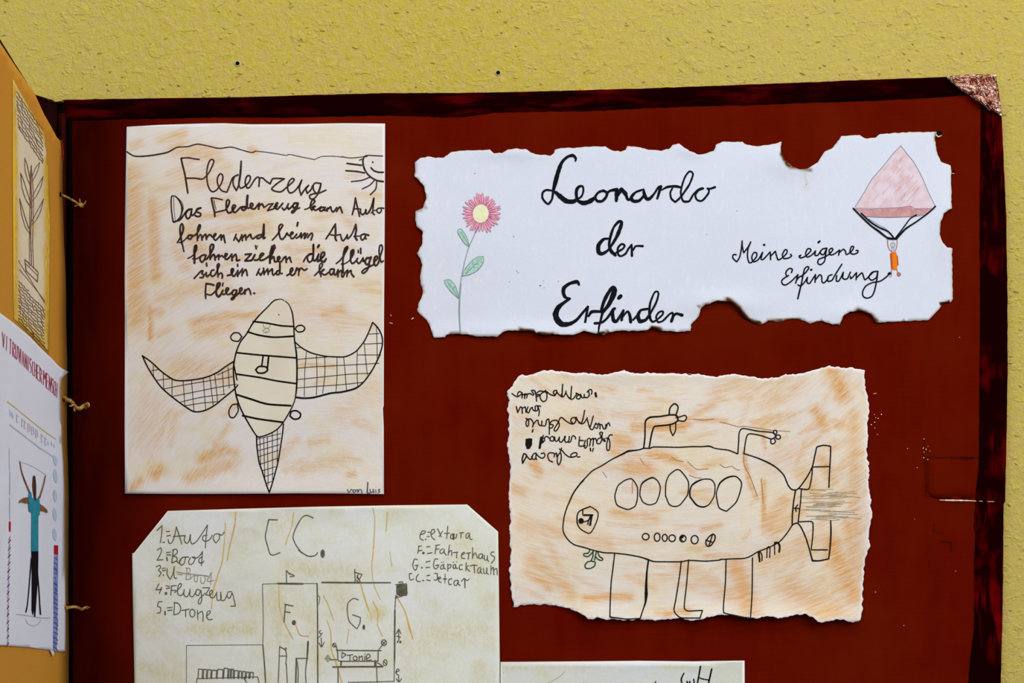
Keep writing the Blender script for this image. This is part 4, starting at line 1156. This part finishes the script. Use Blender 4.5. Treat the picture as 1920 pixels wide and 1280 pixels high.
lines('periscope', [(E_, 'w2.6 1005 635 1020 500 1022 350 w3 1035 300 w3.4 1085 268 w2.8 1200 258 1320 240 1385 242 1415 272 1410 310 1360 345 1280 362 1150 375 1125 390 1100 470 1070 635 / w2.6 1310 238 1320 160 1370 105 1415 135 1412 180 1390 242 / 1390 275 1440 262 1500 245 1520 275 1490 315 1418 308 / 1320 350 1325 420 1355 490 1385 430 1390 345')], parent=p3)
k = Ink(s3, 0.0003).strokes(FF, 'w2.2 143 300 150 200 155 130 185 98 300 118 420 130 445 150 / 192 298 205 200 220 150 250 140 330 155 405 180 430 175 445 158')
k.strokes(FF, 'w2.2 E 442 128 14 17 / E 466 166 19 17 / 408 182 408 215 430 220 445 200 435 180')
k.build('periscope', M_pen, p3)
lines('tail_fin', [(FF, 'w2.4 610 590 640 565 700 480 740 400 760 310 775 245 830 232 885 240 885 300 875 480 872 568 / 740 405 875 402 / 740 400 735 480 718 565 700 585 630 578 / w2.6 605 590 590 680 580 780 578 862 / 652 580 645 680 635 770 625 850 / 585 735 635 738 / 622 708 605 735 610 760')], parent=p3)
lines('tail_fin', [(FF, 'w2.4 578 872 590 862 620 855 650 890 690 980 720 1080 w3 740 1155 w2.6 800 1155 870 1140 | 880 1060 w3 888 940 w2.2 886 835 / 630 844 730 842 745 870 742 960 730 1060 / 730 1068 862 1068')], parent=p3)
lines('hull_spikes', [(FF, 'w4 310 1090 w3 318 1162 / w2 322 1082 336 1110 336 1155 / w2 375 1130 380 1050 398 1045 400 1070 398 1130 / w2 438 1105 436 1015 / w4 440 1012 465 1012 w3.4 478 1040 474 1085')], parent=p3)
k = Ink(s3, 0.0003).strokes(G, 'w2.2 285 520 270 545 232 550 230 570 270 578 300 550 318 530 / 318 525 315 580 298 618 / 350 530 340 570 332 612 / 362 530 378 575 412 600 400 616 365 605 345 580 / 300 622 338 632 330 670 290 692 250 690 240 660 265 630 300 620')
k.build('hanging_squid', ink('dark_green_pen', '143a26', '1c4a30'), p3)
k = Ink(s3, 0.00025)
rr = random.Random(2)
for i in range(38):
    x, y = rr.uniform(1498, 1560), rr.uniform(916, 974)
    k.strokes(Wn, 'w.9 %.1f %.1f %.1f %.1f %.1f %.1f' % (x, y, x + rr.uniform(15, 40), y + rr.uniform(-3, 2), x + rr.uniform(40, 60), y + rr.uniform(-4, 3)))
k.build('grey_hatching', ink('pale_grey_hatching', 'b7a58c', '9c8d78', 300), p3)
k = Ink(s3, 0.00022)
k.strokes(FF, 'w1.2 0 45 80 65 150 85 180 80 290 92 400 110 560 122 / 0 385 40 410 95 400 130 425 160 430 / 190 300 195 390 240 480 300 640 / 330 500 340 600 345 700')
k.strokes(E_, 'w1.2 1600 290 1720 300 1850 290 / 1530 800 1640 890 1780 885 / 1550 960 1620 990 1700 998 / 870 1040 868 1180 / w1 1340 740 1390 780 1480 800 / 960 760 1010 830 / 510 920 560 990')
build_each(k, 'brown_crease', ink('ochre_crease', 'b47a44', '9c7a50', 300), p3)

# ------------------------------------------------------------------ pale sheet with the jet car plan
rnd = random.Random(23)
M_p4 = paper_mat('pale_greenish_tea_paper', 'd9dcd0', 'dde0e0', 'ccc692', 'c9a85c', baseline=0.14, edge='e0e2d4', crease=0.35, patch='cfceae')
h4 = bumps(0.0014, [(937, 1150, 30, 120, 0.0012), (600, 950, 180, 16, 0.0012), (255, 1150, 20, 100, 0.0012)], 0.0009, 0.009, 40)
s4 = board_surf(h4)
out4 = nums('314.5 957.5 450 953.5 600 949.5 740 947 876 945.5 905 971 934 996.5 935.5 1100 937 1240 937.5 1440 600 1441 252.5 1440 252 1280 249.5 1150 247.8 1037 251.5 1036')
st4 = []
for q in [(420, 1180, 470, 1178, 14, .6), (360, 1180, 400, 1186, 12, .5), (700, 1150, 710, 1150, 14, .9), (640, 1120, 650, 1140, 12, .4), (430, 955, 440, 960, 10, .5), (620, 955, 640, 950, 10, .4), (540, 1060, 660, 1070, 16, .35), (760, 1200, 900, 1180, 30, .35), (330, 1060, 280, 1110, 20, .3), (860, 1000, 900, 1060, 20, .3),
          (520, 1100, 530, 1200, 16, .4), (580, 1150, 600, 1260, 12, .35), (270, 1250, 330, 1270, 16, .4), (580, 1070, 585, 1078, 5, .9)]:
    st4.append(q)
for k_ in range(60):
    x, y = rnd.uniform(255, 930), rnd.uniform(955, 1435)
    st4.append((x, y, x + rnd.uniform(-30, 30), y + rnd.uniform(-20, 20), rnd.uniform(8, 22), rnd.uniform(.1, .35)))
p4 = sheet('drawing_sheet', out4, s4, M_p4, 6, stains=st4, flow=lambda x, y: (x * .035, y * .05, 0))
tag(p4, 'pale greenish pencil plan of a jet car with clipped upper corners, below the winged machine', 'drawing')
Hh = (240, 930, 3.658)
I = (590, 930, 3.657)
L1 = (280, 970, 6.095)
k = Ink(s4, 0.0002, .5)
k.strokes(Hh, '''w1.6 738 112 w2.6 732 200 w2 700 330 w1.4 680 440 / w1.4 668 180 662 300 w2.2 645 450 w2.6 610 560 585 650 w1.4 572 770 / w1.4 1135 110 1125 200 1090 300 1080 330 / 1035 620 1040 760 w1.8 1080 880 1130 975 / w2 1150 880 1180 950 1240 960''')
k.strokes(I, '''w1.4 398 80 w1.8 412 150 408 280 w2.4 400 400 w1.2 392 480 405 600 450 710 / w1.6 498 110 490 240 / w1.2 515 380 530 480 / w2.2 315 600 350 720 w1.6 375 790 / w1.6 60 680 95 750 130 850 / 85 850 110 930 115 1050 w2.4 140 1120 165 1200 188 1280 / w1.6 400 720 435 800 432 880 465 960 / w2 570 700 620 790 w3 650 900 w1.6 675 980 / w1.2 235 910 220 1010''')
build_each(k, 'ochre_drip', ink('ochre_drip', 'cfa449', 'd4b873', 200), p4)
pz = dict(mat=M_pencil, parent=p4, s=s4, w=1.6)
lines('list_line', [(L1, '''90 145 145 90 140 200 125 285 / w2 152 282 155 284 / w2 170 278 172 284 / w1.5 195 160 235 155 / 200 210 240 200 / 215 250 225 290 250 292 275 250 295 180 310 105 | 340 200 370 300 / 275 215 350 208 410 205 | 400 260 430 295 455 260 470 190 | 470 260 490 300 540 270 610 170 665 85 | 650 210 640 345 / 660 200 615 210 610 250 640 270 690 250 720 200 / 800 185 750 190 730 240 760 290 800 240 800 190 | 830 200 855 165''')], **pz)
lines('list_line', [(L1, '''90 370 130 345 140 380 115 440 88 485 | 155 480 / w2.6 200 455 205 492 / w1.5 195 400 245 392 / 200 425 245 425 / 275 370 255 515 / 265 370 310 360 320 400 275 440 310 450 315 490 260 515 / 315 500 340 520 370 460 410 450 450 450 / 390 450 345 490 360 540 400 520 412 455 / 470 455 450 500 460 535 500 520 525 455 490 450 / 500 460 540 460 580 430 608 385 | 595 550 / 600 450 570 470 570 510 600 520 625 495''')], **pz)
lines('list_line', [(L1, '''w1.6 80 560 120 545 130 570 105 600 135 630 110 670 / w2.2 160 655 163 658 / w1.3 145 580 185 575 / 150 605 185 600 / 205 580 205 650 240 705 270 640 285 560 | 280 640 290 690 310 690''')], **pz)
lines('list_line', [(L1, '''w1.4 310 620 440 640 660 665 / 320 645 380 650 / 430 575 420 705 / 420 575 465 580 460 620 430 640 470 655 460 700 420 705 / 470 700 510 660 550 665 545 730 515 720 520 665 / 560 660 620 660 640 700 620 750 590 740 590 680 / 630 660 680 670 710 625 | 700 765 / 690 680 665 700 670 730 740 715''')], mat=M_lpencil, parent=p4, s=s4, w=1.4, label='fainter pencil word')
lines('list_line', [(L1, '''110 755 75 825 140 820 / 140 795 115 865 / w1.8 E 190 865 10 12 / w1.5 190 775 230 790 / 195 810 235 805 / 255 780 245 885 / 250 780 310 775 / 250 830 300 830 / 290 855 350 800 370 760 345 755 325 800 325 870 360 890 390 860 400 820 | 395 880 430 905 460 850 465 815 | 465 890 500 900 540 830 / 580 830 545 820 530 870 560 890 590 830 | 600 930 580 985 560 975 570 930 640 860 /
 610 800 690 800 | 645 880 | 700 890 / 690 890 720 850 715 825 690 850 700 910 740 910 760 870 / 770 850 775 940 820 930 815 850 | 820 940 860 940 890 880 / 940 845 900 850 890 900 920 920 945 860 | 955 880 985 1010 | 930 1010''')], **pz)
lines('list_line', [(L1, '''105 962 145 958 / 105 960 95 1010 130 1030 125 1080 90 1090 / w2.6 180 1072 180 1108 / w1.5 205 1030 260 1025 / 210 1060 260 1055 / 290 970 280 1105 / 280 970 330 980 360 1030 340 1090 280 1110 / 370 1060 460 1045 / 415 1055 415 1130 / E 492 1090 30 45 / 550 1060 555 1165 / 555 1100 600 1070 615 1110 612 1185 / 660 1120 700 1080 695 1062 665 1075 655 1130 680 1165 720 1160''')], **pz)
k = Ink(s4, 0.0003).strokes(Hh, 'w1.8 1025 162 965 160 | 950 230 942 280 960 350 975 395 1000 402 1042 386 / 1270 148 1225 130 1190 150 1150 220 1132 280 1150 330 1190 388 / 1170 370 1230 408 1270 410 1290 400 1300 386').disc(I, 55, 393, 15, 29)
k.build('jet_car_initials', M_pencil, p4)
RL = (750, 970, 9.142)
lines('legend_line', [(RL, '''360 290 430 260 430 230 380 230 345 300 350 360 400 385 / w2 435 372 445 375 / w1.6 475 250 515 248 / 465 325 505 320 / 535 290 590 250 590 205 550 205 530 270 550 340 600 380 / 645 190 710 330 / 730 230 670 325 / 820 145 800 360 / 760 270 850 265 / 930 275 880 290 865 350 900 360 930 290 | 930 340 960 350 975 280 / w2.6 910 290 918 372 / w1.6 1020 260 1090 255 / 1050 260 1045 350 / 1180 260 1140 280 1130 340 1160 350 1190 270 | 1195 340 1210 375 1240 370''')], **pz)
lines('legend_line', [(RL, '''315 490 370 485 / 325 490 305 610 / 325 570 380 555 / w2 E 402 605 12 12 / w1.6 455 500 515 495 / 465 615 550 600 / 610 475 680 465 / 625 475 600 620 / 615 540 670 535 / 740 530 690 560 690 610 740 600 760 545 | 760 600 795 640 / 850 465 825 645 / 830 600 880 560 890 655 / 915 600 990 590 / 975 600 970 690 / 1060 640 1110 610 1100 590 1060 620 1060 690 1110 700 / 1140 610 1210 600 / 1180 600 1170 710 / 1245 515 1245 700 / 1250 660 1290 600 1330 690 /
 1410 620 1360 630 1350 690 1390 700 1420 630 | 1415 690 1430 700 / 1445 640 1450 720 1490 720 1500 650 | 1500 720 1520 750 / 1610 590 1570 590 1560 640 1620 670 1610 730 1565 780''')], **pz)
lines('legend_line', [(RL, '''300 720 250 710 220 800 240 880 270 900 300 830 / 260 820 310 815 / w3 374 856 378 858 / w1.8 445 760 515 745 / 445 855 510 850 / w1.6 650 710 600 710 575 800 590 870 630 870 660 830 / 610 820 670 810 / 750 800 700 830 700 880 740 870 750 810 | 750 860 780 880 / w2 710 765 712 768 / 740 760 743 762 / w1.6 820 790 820 915 / 820 820 870 800 870 850 825 870 / 950 800 910 820 920 870 950 860 955 810 | 960 860 990 870 / w2 915 760 917 762 / 970 755 972 757 /
 w1.6 1070 810 1030 810 1015 860 1030 890 1070 885 / 1135 770 1130 910 / 1170 820 1140 860 1195 920 / 1200 830 1260 810 1320 820 / 1270 820 1280 945 / 1380 850 1340 870 1330 930 1360 950 1390 870 | 1385 930 1410 960 / 1430 870 1440 950 1480 950 1490 860 | 1490 950 1520 970 / w1.3 1560 820 1560 970 / 1560 900 1600 850 1610 980 / 1610 900 1660 870 1668 980''')], **pz)
lines('legend_line', [(RL, '''200 955 160 960 | 165 1040 190 1070 235 1050 / 320 970 285 1010 280 1070 320 1095 350 1090 / w2.8 396 1076 400 1078 / w1.8 460 995 510 985 / 455 1065 520 1080 / w1.6 590 955 640 955 | 640 1050 610 1075 585 1060 / 650 1050 700 1040 690 1015 660 1030 665 1090 705 1110 / w1.2 775 960 770 1120 / 740 1050 800 1050 / w1.7 890 1050 850 1050 830 1100 850 1150 880 1140 / 990 1070 930 1090 930 1150 970 1160 1000 1080 | 1000 1140 1030 1160 / 1055 1090 1100 1040 1150 1080 1185 1050 / w2 1110 1050 1115 1200''')], **pz)
pl = lines('vehicle_outline', [(Hh, 'w1 922 602 1030 598 / w3.2 1030 598 1200 600 / w1 1200 598 1300 598 / w1.1 922 602 928 850 925 1018 / w2.2 925 1018 936 1150 945 1300 / w2.2 1297 598 1300 800 1302 1300 / w.9 400 1300 401 1022 660 1020 925 1018'),
                               (I, 'w2.8 50 590 300 592 w1.8 522 592 / w1 18 680 35 690 30 740 / w1.6 555 700 550 780 w2.8 550 780 548 1080 w1.4 546 1180 545 1270 / w1.4 230 1275 330 1274 545 1268')], **pz)
lines('flag', [(Hh, 'w1.6 1088 598 1086 508 1110 535 / 1100 525 1142 545 1112 550')], **pz)
k = Ink(s4, 0.0003).strokes(I, 'w1.6 278 592 275 500 / 272 520 325 535 303 572 290 545 312 582 / 290 560 300 530 / 285 575 300 585')
k.build('flag', M_pencil, p4)
k = Ink(s4, 0.0003).strokes(Hh, 'w1.9 1132 752 1075 740 / 1080 745 1070 862 / 1075 790 1112 797').disc(Hh, 1138, 866, 14, 17)
k.build('room_initial', M_pencil, p4)
k = Ink(s4, 0.0003).strokes(I, 'w1.6 300 710 265 700 228 735 225 800 240 860 290 908 310 870 314 830 260 812').disc(I, 337, 897, 9, 17)
k.build('room_initial', M_pencil, p4)
k = Ink(s4, 0.0003, .3)
k.poly(I, '560 612 600 603 628 608 633 668 585 685 560 672')
k.strokes(I, 'w1.6 555 605 630 600 635 670 580 690 555 680 / 560 650 600 610 620 640 570 670 630 680 / 575 590 600 586 605 600 585 600').poly(I, '548 700 557 682 570 698')
k.build('scribbled_box', M_pencil, p4)
lines('pencil_arrows', [(I, 'w1.5 42 920 30 930 45 948 28 968 / w2 50 938 51 940 / w1.6 45 970 48 1030 / 30 1005 48 1032 65 1000 / 575 910 578 985 / 560 942 577 910 592 942 / 562 958 590 965 / 565 1000 575 988 570 1002 / E 588 998 5 6 / 557 1205 580 1195 570 1182 556 1208 575 1226 / 575 1224 578 1270 / 560 1250 578 1272 596 1250')], **pz)
dr = lines('small_drone', [(I, '''w2 150 1055 300 1057 455 1058 / w1.8 150 1030 158 1075 160 1120 180 1130 300 1130 435 1130 435 1060 / 435 1058 472 1010 / w1.6 E 475 1003 18 20 / 465 995 485 1015 / 465 1013 486 993 / w1.4 E 135 1020 12 14 / 128 1012 142 1030 / w1.8 105 1120 160 1120 / w2.8 125 1170 300 1168 465 1168 / w2.6 182 1130 180 1165 / w4.4 416 1130 416 1165 / w1.4 E 484 1140 13 21 / 430 1140 470 1165 / 475 1130 492 1152 / w2 160 1170 161 1300 / 425 1170 429 1300'''),
                           (I, 'w1.5 190 1070 185 1105 / 185 1068 215 1085 188 1108 / 222 1090 262 1085 / 242 1090 242 1125 / E 278 1110 14 15 / 305 1095 305 1128 / 305 1108 325 1095 330 1128 / 345 1095 345 1125 / 345 1080 346 1082 / 355 1115 382 1098 370 1080 356 1092 360 1125 388 1120')], **pz)
lines('left_rotor', [(I, 'w1.2 E 90 1110 15 20 / 90 1088 90 1132 / 72 1110 108 1110')], mat=M_lpencil, parent=p4, s=s4)
chs = 'w1.4 470 1300 473 1250 700 1243 890 1238 905 1300 / 795 1245 822 1290 / '
x = 480
for wd, hh_ in ((32, 66), (24, 64), (26, 62), (34, 58), (40, 64), (30, 72), (14, 66), (16, 66), (28, 56), (20, 52), (22, 50), (22, 46), (24, 44)):
    chs += '%d %d %d %d | %d %d | %d %d / ' % (x, 1250, x + 4, 1250 - hh_, x + wd, 1252 - hh_, x + wd - 3, 1248)
    x += wd + 4
lines('row_of_seats', [(Hh, chs.rstrip('/ '))], **pz)
lines('seat', [(Hh, 'w1.6 1030 1300 1036 1150 1040 1030 | 1085 1055 / w2 1078 1040 1086 1044 / w1.6 1080 1055 1088 1090 1082 1150 / 1036 1095 1088 1095 / 1086 1150 1094 1300')], **pz)
lines('seat', [(Hh, 'w2.6 1150 1300 1155 1112 / w1.6 1152 1112 1235 1110 / w3 1235 996 1232 1060 w2.4 1228 1110 w1.6 1218 1200 1222 1300 / w1.6 1160 1130 1168 1200 1164 1300')], **pz)

# ------------------------------------------------------------------ sheet peeping in at the bottom
M_p5 = paper_mat('pale_grey_green_paper', 'd2d4c8', 'd3d6da', 'c9c79a', 'c2bd86', baseline=0.12, edge='e6e8ea', crease=0.35)
h5 = bumps(0.0011, [(1150, 1240, 300, 12, 0.0008)], 0.0006, 0.009, 60)
s5 = board_surf(h5)
p5 = sheet('drawing_sheet', nums('938.5 1240.5 1100 1239.5 1200 1238.5 1300 1239.5 1396 1238 1397 1400 1398 1740 939 1740'), s5, M_p5, 8, stains=[(940, 1245, 990, 1243, 8, .8), (1090, 1244, 1100, 1243, 6, .7), (1250, 1246, 1340, 1243, 8, .6), (1010, 1250, 1020, 1262, 10, .4)], flow=lambda x, y: (x * .03, y * .05, 0))
tag(p5, 'pale sheet mostly cut off by the bottom edge, right of the jet car plan', 'drawing')
J = (900, 1180, 3.5556)
k = Ink(s5).strokes(J, 'w3 1470 245 w2.8 1455 330 1442 400 / w3 1545 262 1532 320 1515 400 / w2.2 1455 318 1490 330 1532 336 / w2.2 1360 290 w2.8 1342 330 1350 370 / 1380 345 1390 365 1400 345 / w2.4 1425 330 1430 365 / w2 1172 345 1160 375')
k.build('lettering', M_black, p5)
k = Ink(s5).strokes(J, 'w1.2 565 280 520 320 450 356 / w.9 155 285 158 288 / 690 350 694 356')
k.build('fine_crease', ink('tan_crease', 'b8ad8c'), p5)

# ------------------------------------------------------------------ sheets glued on the folded-out page
def off(d0, seed):
    def s(px, py, lift=0.0):
        return page_surf(px, py, d0 + lift + 0.0005 * noise.noise((px * .05, py * .012, seed)))
    return s


M_p6 = paper_mat('aged_yellow_print', 'e4d8ba', 'dccfc6', 'e0b820', 'b88a18', baseline=0.1, edge='d8b030', crease=0.2, k_stain=1.6)
s6 = off(0.0006, 1)
old = nums('22.5 149 35 171 52 200 66 224 80 249 84 270 86 290 89 310 90.6 335 92.5 404 92.5 520 92 640 90.6 664 75 648 60 632 42 614 25 597 23.5 500 22.8 300')
p6 = sheet('old_print', old, s6, M_p6, 3.5, thick=0.0003, stains=[(88, 300, 90, 660, 7, 1.3), (24, 160, 26, 600, 6, 1.2), (30, 150, 84, 260, 7, .55), (30, 595, 90, 655, 10, .8), (26, 470, 30, 590, 8, .7), (62, 420, 60, 440, 5, .4)], flow=lambda x, y: (x * .25, y * .03, 0), edge_w=0)
tag(p6, 'narrow aged yellow print with rows of handwriting, upper sheet on the tan page', 'print')
M_sep = ink('faded_brown_ink', '5e4220', '7a5c34')
k = Ink(s6, 0.00025, .4)
rr = random.Random(9)
for i in range(9):
    xs, ys = 29 + i * .5, 172 + i * 8.5
    ln_ = []
    x = xs
    while x < 79:
        y = ys + (x - xs) * 1.48
        ln_.append('%.1f %.1f' % (x, y + rr.uniform(-2.2, 2.2)))
        x += rr.uniform(1.2, 2.6)
    k.strokes(Wn, 'w1.1 ' + ' '.join(ln_))
k.build('upper_handwriting', M_sep, p6)
k = Ink(s6, 0.00025, .4)
k.strokes(Wn, 'w.9 32 488 82 568 / w.9 34 504 83 565')
for i in range(13):
    xs, ys = 33, 527 + i * 6.2
    ln_ = []
    x = xs
    while x < 83 - (0 if i else 30):
        y = ys + (x - xs) * 0.98
        ln_.append('%.1f %.1f' % (x, y + rr.uniform(-2.0, 2.0)))
        x += rr.uniform(1.2, 2.6)
    k.strokes(Wn, 'w1.2 ' + ' '.join(ln_))
k.strokes(Wn, 'w3 59 624 60.5 631 / w1.6 40 608 62 630 88 658')
k.build('lower_handwriting', M_sep, p6)
# plain stand-in sketch: a potted reed with leaves in brown ink
k = Ink(s6, 0.00025, .4)
k.strokes(Wn, '''w1.6 57 498 57 470 56 430 57 395 56 350 57 310 / w1.1 53 498 54 440 54 380 55 330 57 310 / w1.1 61 500 60 440 60 390 59 340 57 310 /
 w1.3 56 440 46 425 38 400 34 372 40 390 48 415 56 436 / 58 420 66 412 74 396 80 372 74 384 66 398 58 414 / 56 390 46 372 39 350 36 324 44 342 50 362 56 384 / 58 376 66 366 74 350 79 330 72 342 65 354 58 368 /
 w1.2 56 350 49 332 45 316 44 296 50 312 56 342 / 58 340 64 330 69 318 72 304 65 314 58 332 / w1.6 44 486 70 510 | 68 528 | 47 508 | 44 486 / w1 46 494 69 517''')
k.build('ink_sketch', ink('sepia_sketch_ink', '6b4a3e', '8a6a5c', 300), p6)


M_p7 = paper_mat('white_page_sheet', 'dde1f6', 'e0e3f6', 'c4c4cc', 'bcbcc4', edge='d6d8e6', crease=0.12)
s7 = off(0.0009, 2)


def s7c(px, py, lift=0.0):
    return s7(px, py, lift + 0.003 * math.exp(-((px - 120) / 6) ** 2 - ((py - 700) / 14) ** 2))


po = nums('-60 534 0 588.4 19 602.5 36 616 53 630.6 73 651 94 671 108 687 120 697 115.5 703 112.8 710 112 727 113.5 765 115 799 114.5 825 116 870 117.5 930 118.6 995 119.3 1060 120 1115 121 1222 107 1220.5 93 1218.5 72 1216 51.5 1213 0 1209.6 -60 1206')
p7 = sheet('collage_sheet', po, s7c, M_p7, 5, thick=0.0003, flow=lambda x, y: (x * .05, y * .02, 0), edge_w=0)
tag(p7, 'white sheet with a red title and a teal-shirted figure, lower sheet on the tan page', 'collage')

GL = {'V': [[(0, 0), (.5, 1), (1, 0)]], 'I': [[(.6, 0), (.4, 1)]], 'T': [[(0, 0), (1, 0)], [(.5, 0), (.5, 1)]], 'R': [[(0, 1), (0, 0), (.9, .15), (.9, .4), (.05, .5), (1, 1)]],
      'U': [[(0, 0), (.05, .9), (.5, 1), (.9, .85), (1, 0)]], 'A': [[(0, 1), (.5, 0), (1, 1)], [(.2, .65), (.8, .65)]], 'N': [[(0, 1), (0, 0), (1, 1), (1, 0)]],
      'S': [[(1, .05), (.3, 0), (.1, .35), (.9, .6), (.8, .95), (0, 1)]], 'C': [[(1, .05), (.2, .1), (0, .6), (.3, 1), (1, .95)]], 'H': [[(0, 0), (0, 1)], [(1, 0), (1, 1)], [(0, .5), (1, .5)]],
      'E': [[(1, 0), (0, 0), (0, 1), (1, 1)], [(0, .5), (.8, .5)]], 'M': [[(0, 1), (.1, 0), (.5, .55), (.9, 0), (1, 1)]]}
txt = 'VITRUVIANISCHER MENSCH'
xsp = [1, 8, 14.5, 20.5, 25.5, 30.5, 34.5, 38.5, 44, 49, 52.5, 57.5, 62, 67, 72, 76, 78, 84, 89, 93.5, 97.5, 101]
k = Ink(s7c, 0.0003, .3)
for ch, x0 in zip(txt, xsp):
    if ch == ' ': continue
    wd = {'I': 2.2, 'V': 4, 'M': 5, 'H': 3.2}.get(ch, 3.4)
    hh_ = 27
    for g in GL[ch]:
        k.strokes(Wn, 'w1.05 ' + ' | '.join('%.2f %.2f' % (x0 + gx * wd, 621 + (x0 + gx * wd) * .93 + gy * hh_) for gx, gy in g))
k.build('title_lettering', ink('red_pencil_title', 'a52040', 'b84a66'), p7)
Q = (0, 840, 2.909)
Q2 = (0, 440, 3.2)
k = Ink(s7c, 0.0003).strokes(Q2, 'w1.4 35 1000 130 1075 230 1155 328 1225')
k.build('yellow_line', ink('yellow_pencil', 'c9b23c', 'd8c878'), p7)
k = Ink(s7c, 0.0003, .3)
k.strokes(Q2, 'w2 50 1140 150 1215 240 1285 / w1 48 1045 52 1090 60 1060 66 1100 72 1080 / w1.6 280 1240 284 1255 / 300 1242 304 1262 / 315 1255 317 1272')
k.strokes(Q, 'w1.8 200 -5 245 20 280 45 / w1 42 0 42 120 / w2 45 130 44 250 / w1.6 44 270 46 390')
for y, r in ((65, 30), (150, 38), (258, 34), (360, 36), (470, 34)):
    k.disc(Q, 290, y, 10, r, -.12)
k.build('pale_blue_marks', ink('pale_blue_pencil', 'a9c3dc', 'b9cfe6', 400), p7)
k = Ink(s7c, 0.0003, .3)
for i, (x, ch) in enumerate(zip((90, 122, 138, 160, 182, 205, 240, 262), 'IEEBBBII')):
    y = 1075 + (x - 90) * .8
    for g in ([[(0, 0), (0, 1), (1, .9)], [(0, .1), (1, .3)]] if ch != 'B' else [[(0, 0), (1, .2), (1, .9), (0, 1), (0, 0)], [(.3, .5), (.8, .5)]]):
        k.strokes(Q2, 'w.9 ' + ' | '.join('%.1f %.1f' % (x + gx * 12, y + gy * 50) for gx, gy in g))
k.build('faint_pink_lettering', ink('faint_pink_pencil', 'c4a8bc', 'b9b4cc'), p7)
k = Ink(s7c, 0.00035, .1)
k.poly(Q, '286 528 307 530 307 582 286 578').poly(Q, '40 398 50 400 49 455 40 452')
build_each(k, 'red_block', ink('red_block_pencil', 'a8122c', 'b82038'), p7)
k = Ink(s7c, 0.0003, .3)
k.poly(Q, '286 582 307 586 308 760 306 950 302 1108 282 1104 284 950 285 760')
for i in range(15):
    y = 480 + i * 40
    k.strokes(Q, 'w1.2 %.0f %d %.0f %d' % (46 - i * .7, y, 40 - i * .7, y + 20))
k.build('blue_stripe', ink('blue_striped_pencil', '4d74c8', '8fa8dc', 260), p7)['kind'] = 'stuff'
k = Ink(s7c, 0.0004, .3)
rr = random.Random(4)
for i in range(19):
    y = 598 + i * 27
    k.strokes(Q, 'w1.5 %d %d %d %d %d %d' % (288 - i * .2, y, 296, y + rr.randint(2, 10), 305, y + rr.randint(8, 20)))
for i in range(15):
    y = 500 + i * 40
    k.strokes(Q, 'w1.8 %.0f %d %.0f %d' % (47 - i * .8, y, 38 - i * .7, y + 16))
k.build('red_dashes', ink('dark_red_pencil', '7c1436', 'a0284c'), p7)['kind'] = 'stuff'
M_skin = ink('brown_skin_paint', '6e4432', '92684c', 200)
M_teal = ink('teal_shirt_paint', '2f93a8', '2a7c98', 120)
k = Ink(s7c, 0.0004)
k.poly(Q, '146 237 160 240 165 270 190 275 202 262 206 300 206 362 198 370 199 562 161 562 160 350 145 345 141 290')
fig = k.build('figure', M_teal, p7, 'painted figure in a teal shirt and black trousers')
k = Ink(s7c, 0.00045)
k.strokes(Q, 'w1.6 99 72 w2 110 130 w2.4 130 190 w2.8 150 240 / w1.8 238 150 w2.4 225 205 w3 205 268')
k.poly(Q, '92 300 98 283 118 270 138 267 146 276 145 302 125 300 106 294').poly(Q, '205 303 225 315 248 336 252 350 243 352 224 344 206 342')
build_each(k, 'arm', M_skin, fig)
Ink(s7c, 0.0005).poly(Q, '170 152 176 148 182 152 187 200 186 285 178 292 170 240 166 200').build('head', ink('dark_brown_hair', '3a2420', '5c3a30', 260), fig)
k = Ink(s7c, 0.00045)
k.poly(Q, '162 562 199 562 197 700 188 820 182 918 176 918 174 880 168 912 162 880 164 700')
k.strokes(Q, 'w2 162 600 w1.8 150 750 140 850 w2.4 132 892 / w2 194 680 202 780 206 860 w2.4 210 905')
k.build('trousers', ink('black_trouser_paint', '0e0c12', '1a1418'), fig)
k = Ink(s7c, 0.0003)
k.strokes(Q, 'w.8 80 905 150 914 215 925 265 925 / w.6 130 932 145 958 175 968 205 952 212 935 / w.6 108 75 170 100 240 145')
k.build('pencil_ground_line', ink('light_pencil', '8c8c98'), p7)
k = Ink(s7c, 0.0006).poly(Q, '262 1096 275 1104 284 1106 286 1120 278 1135 272 1120')
k.build('torn_flap', ink('torn_white_paper', 'd8d4d8'), p7)
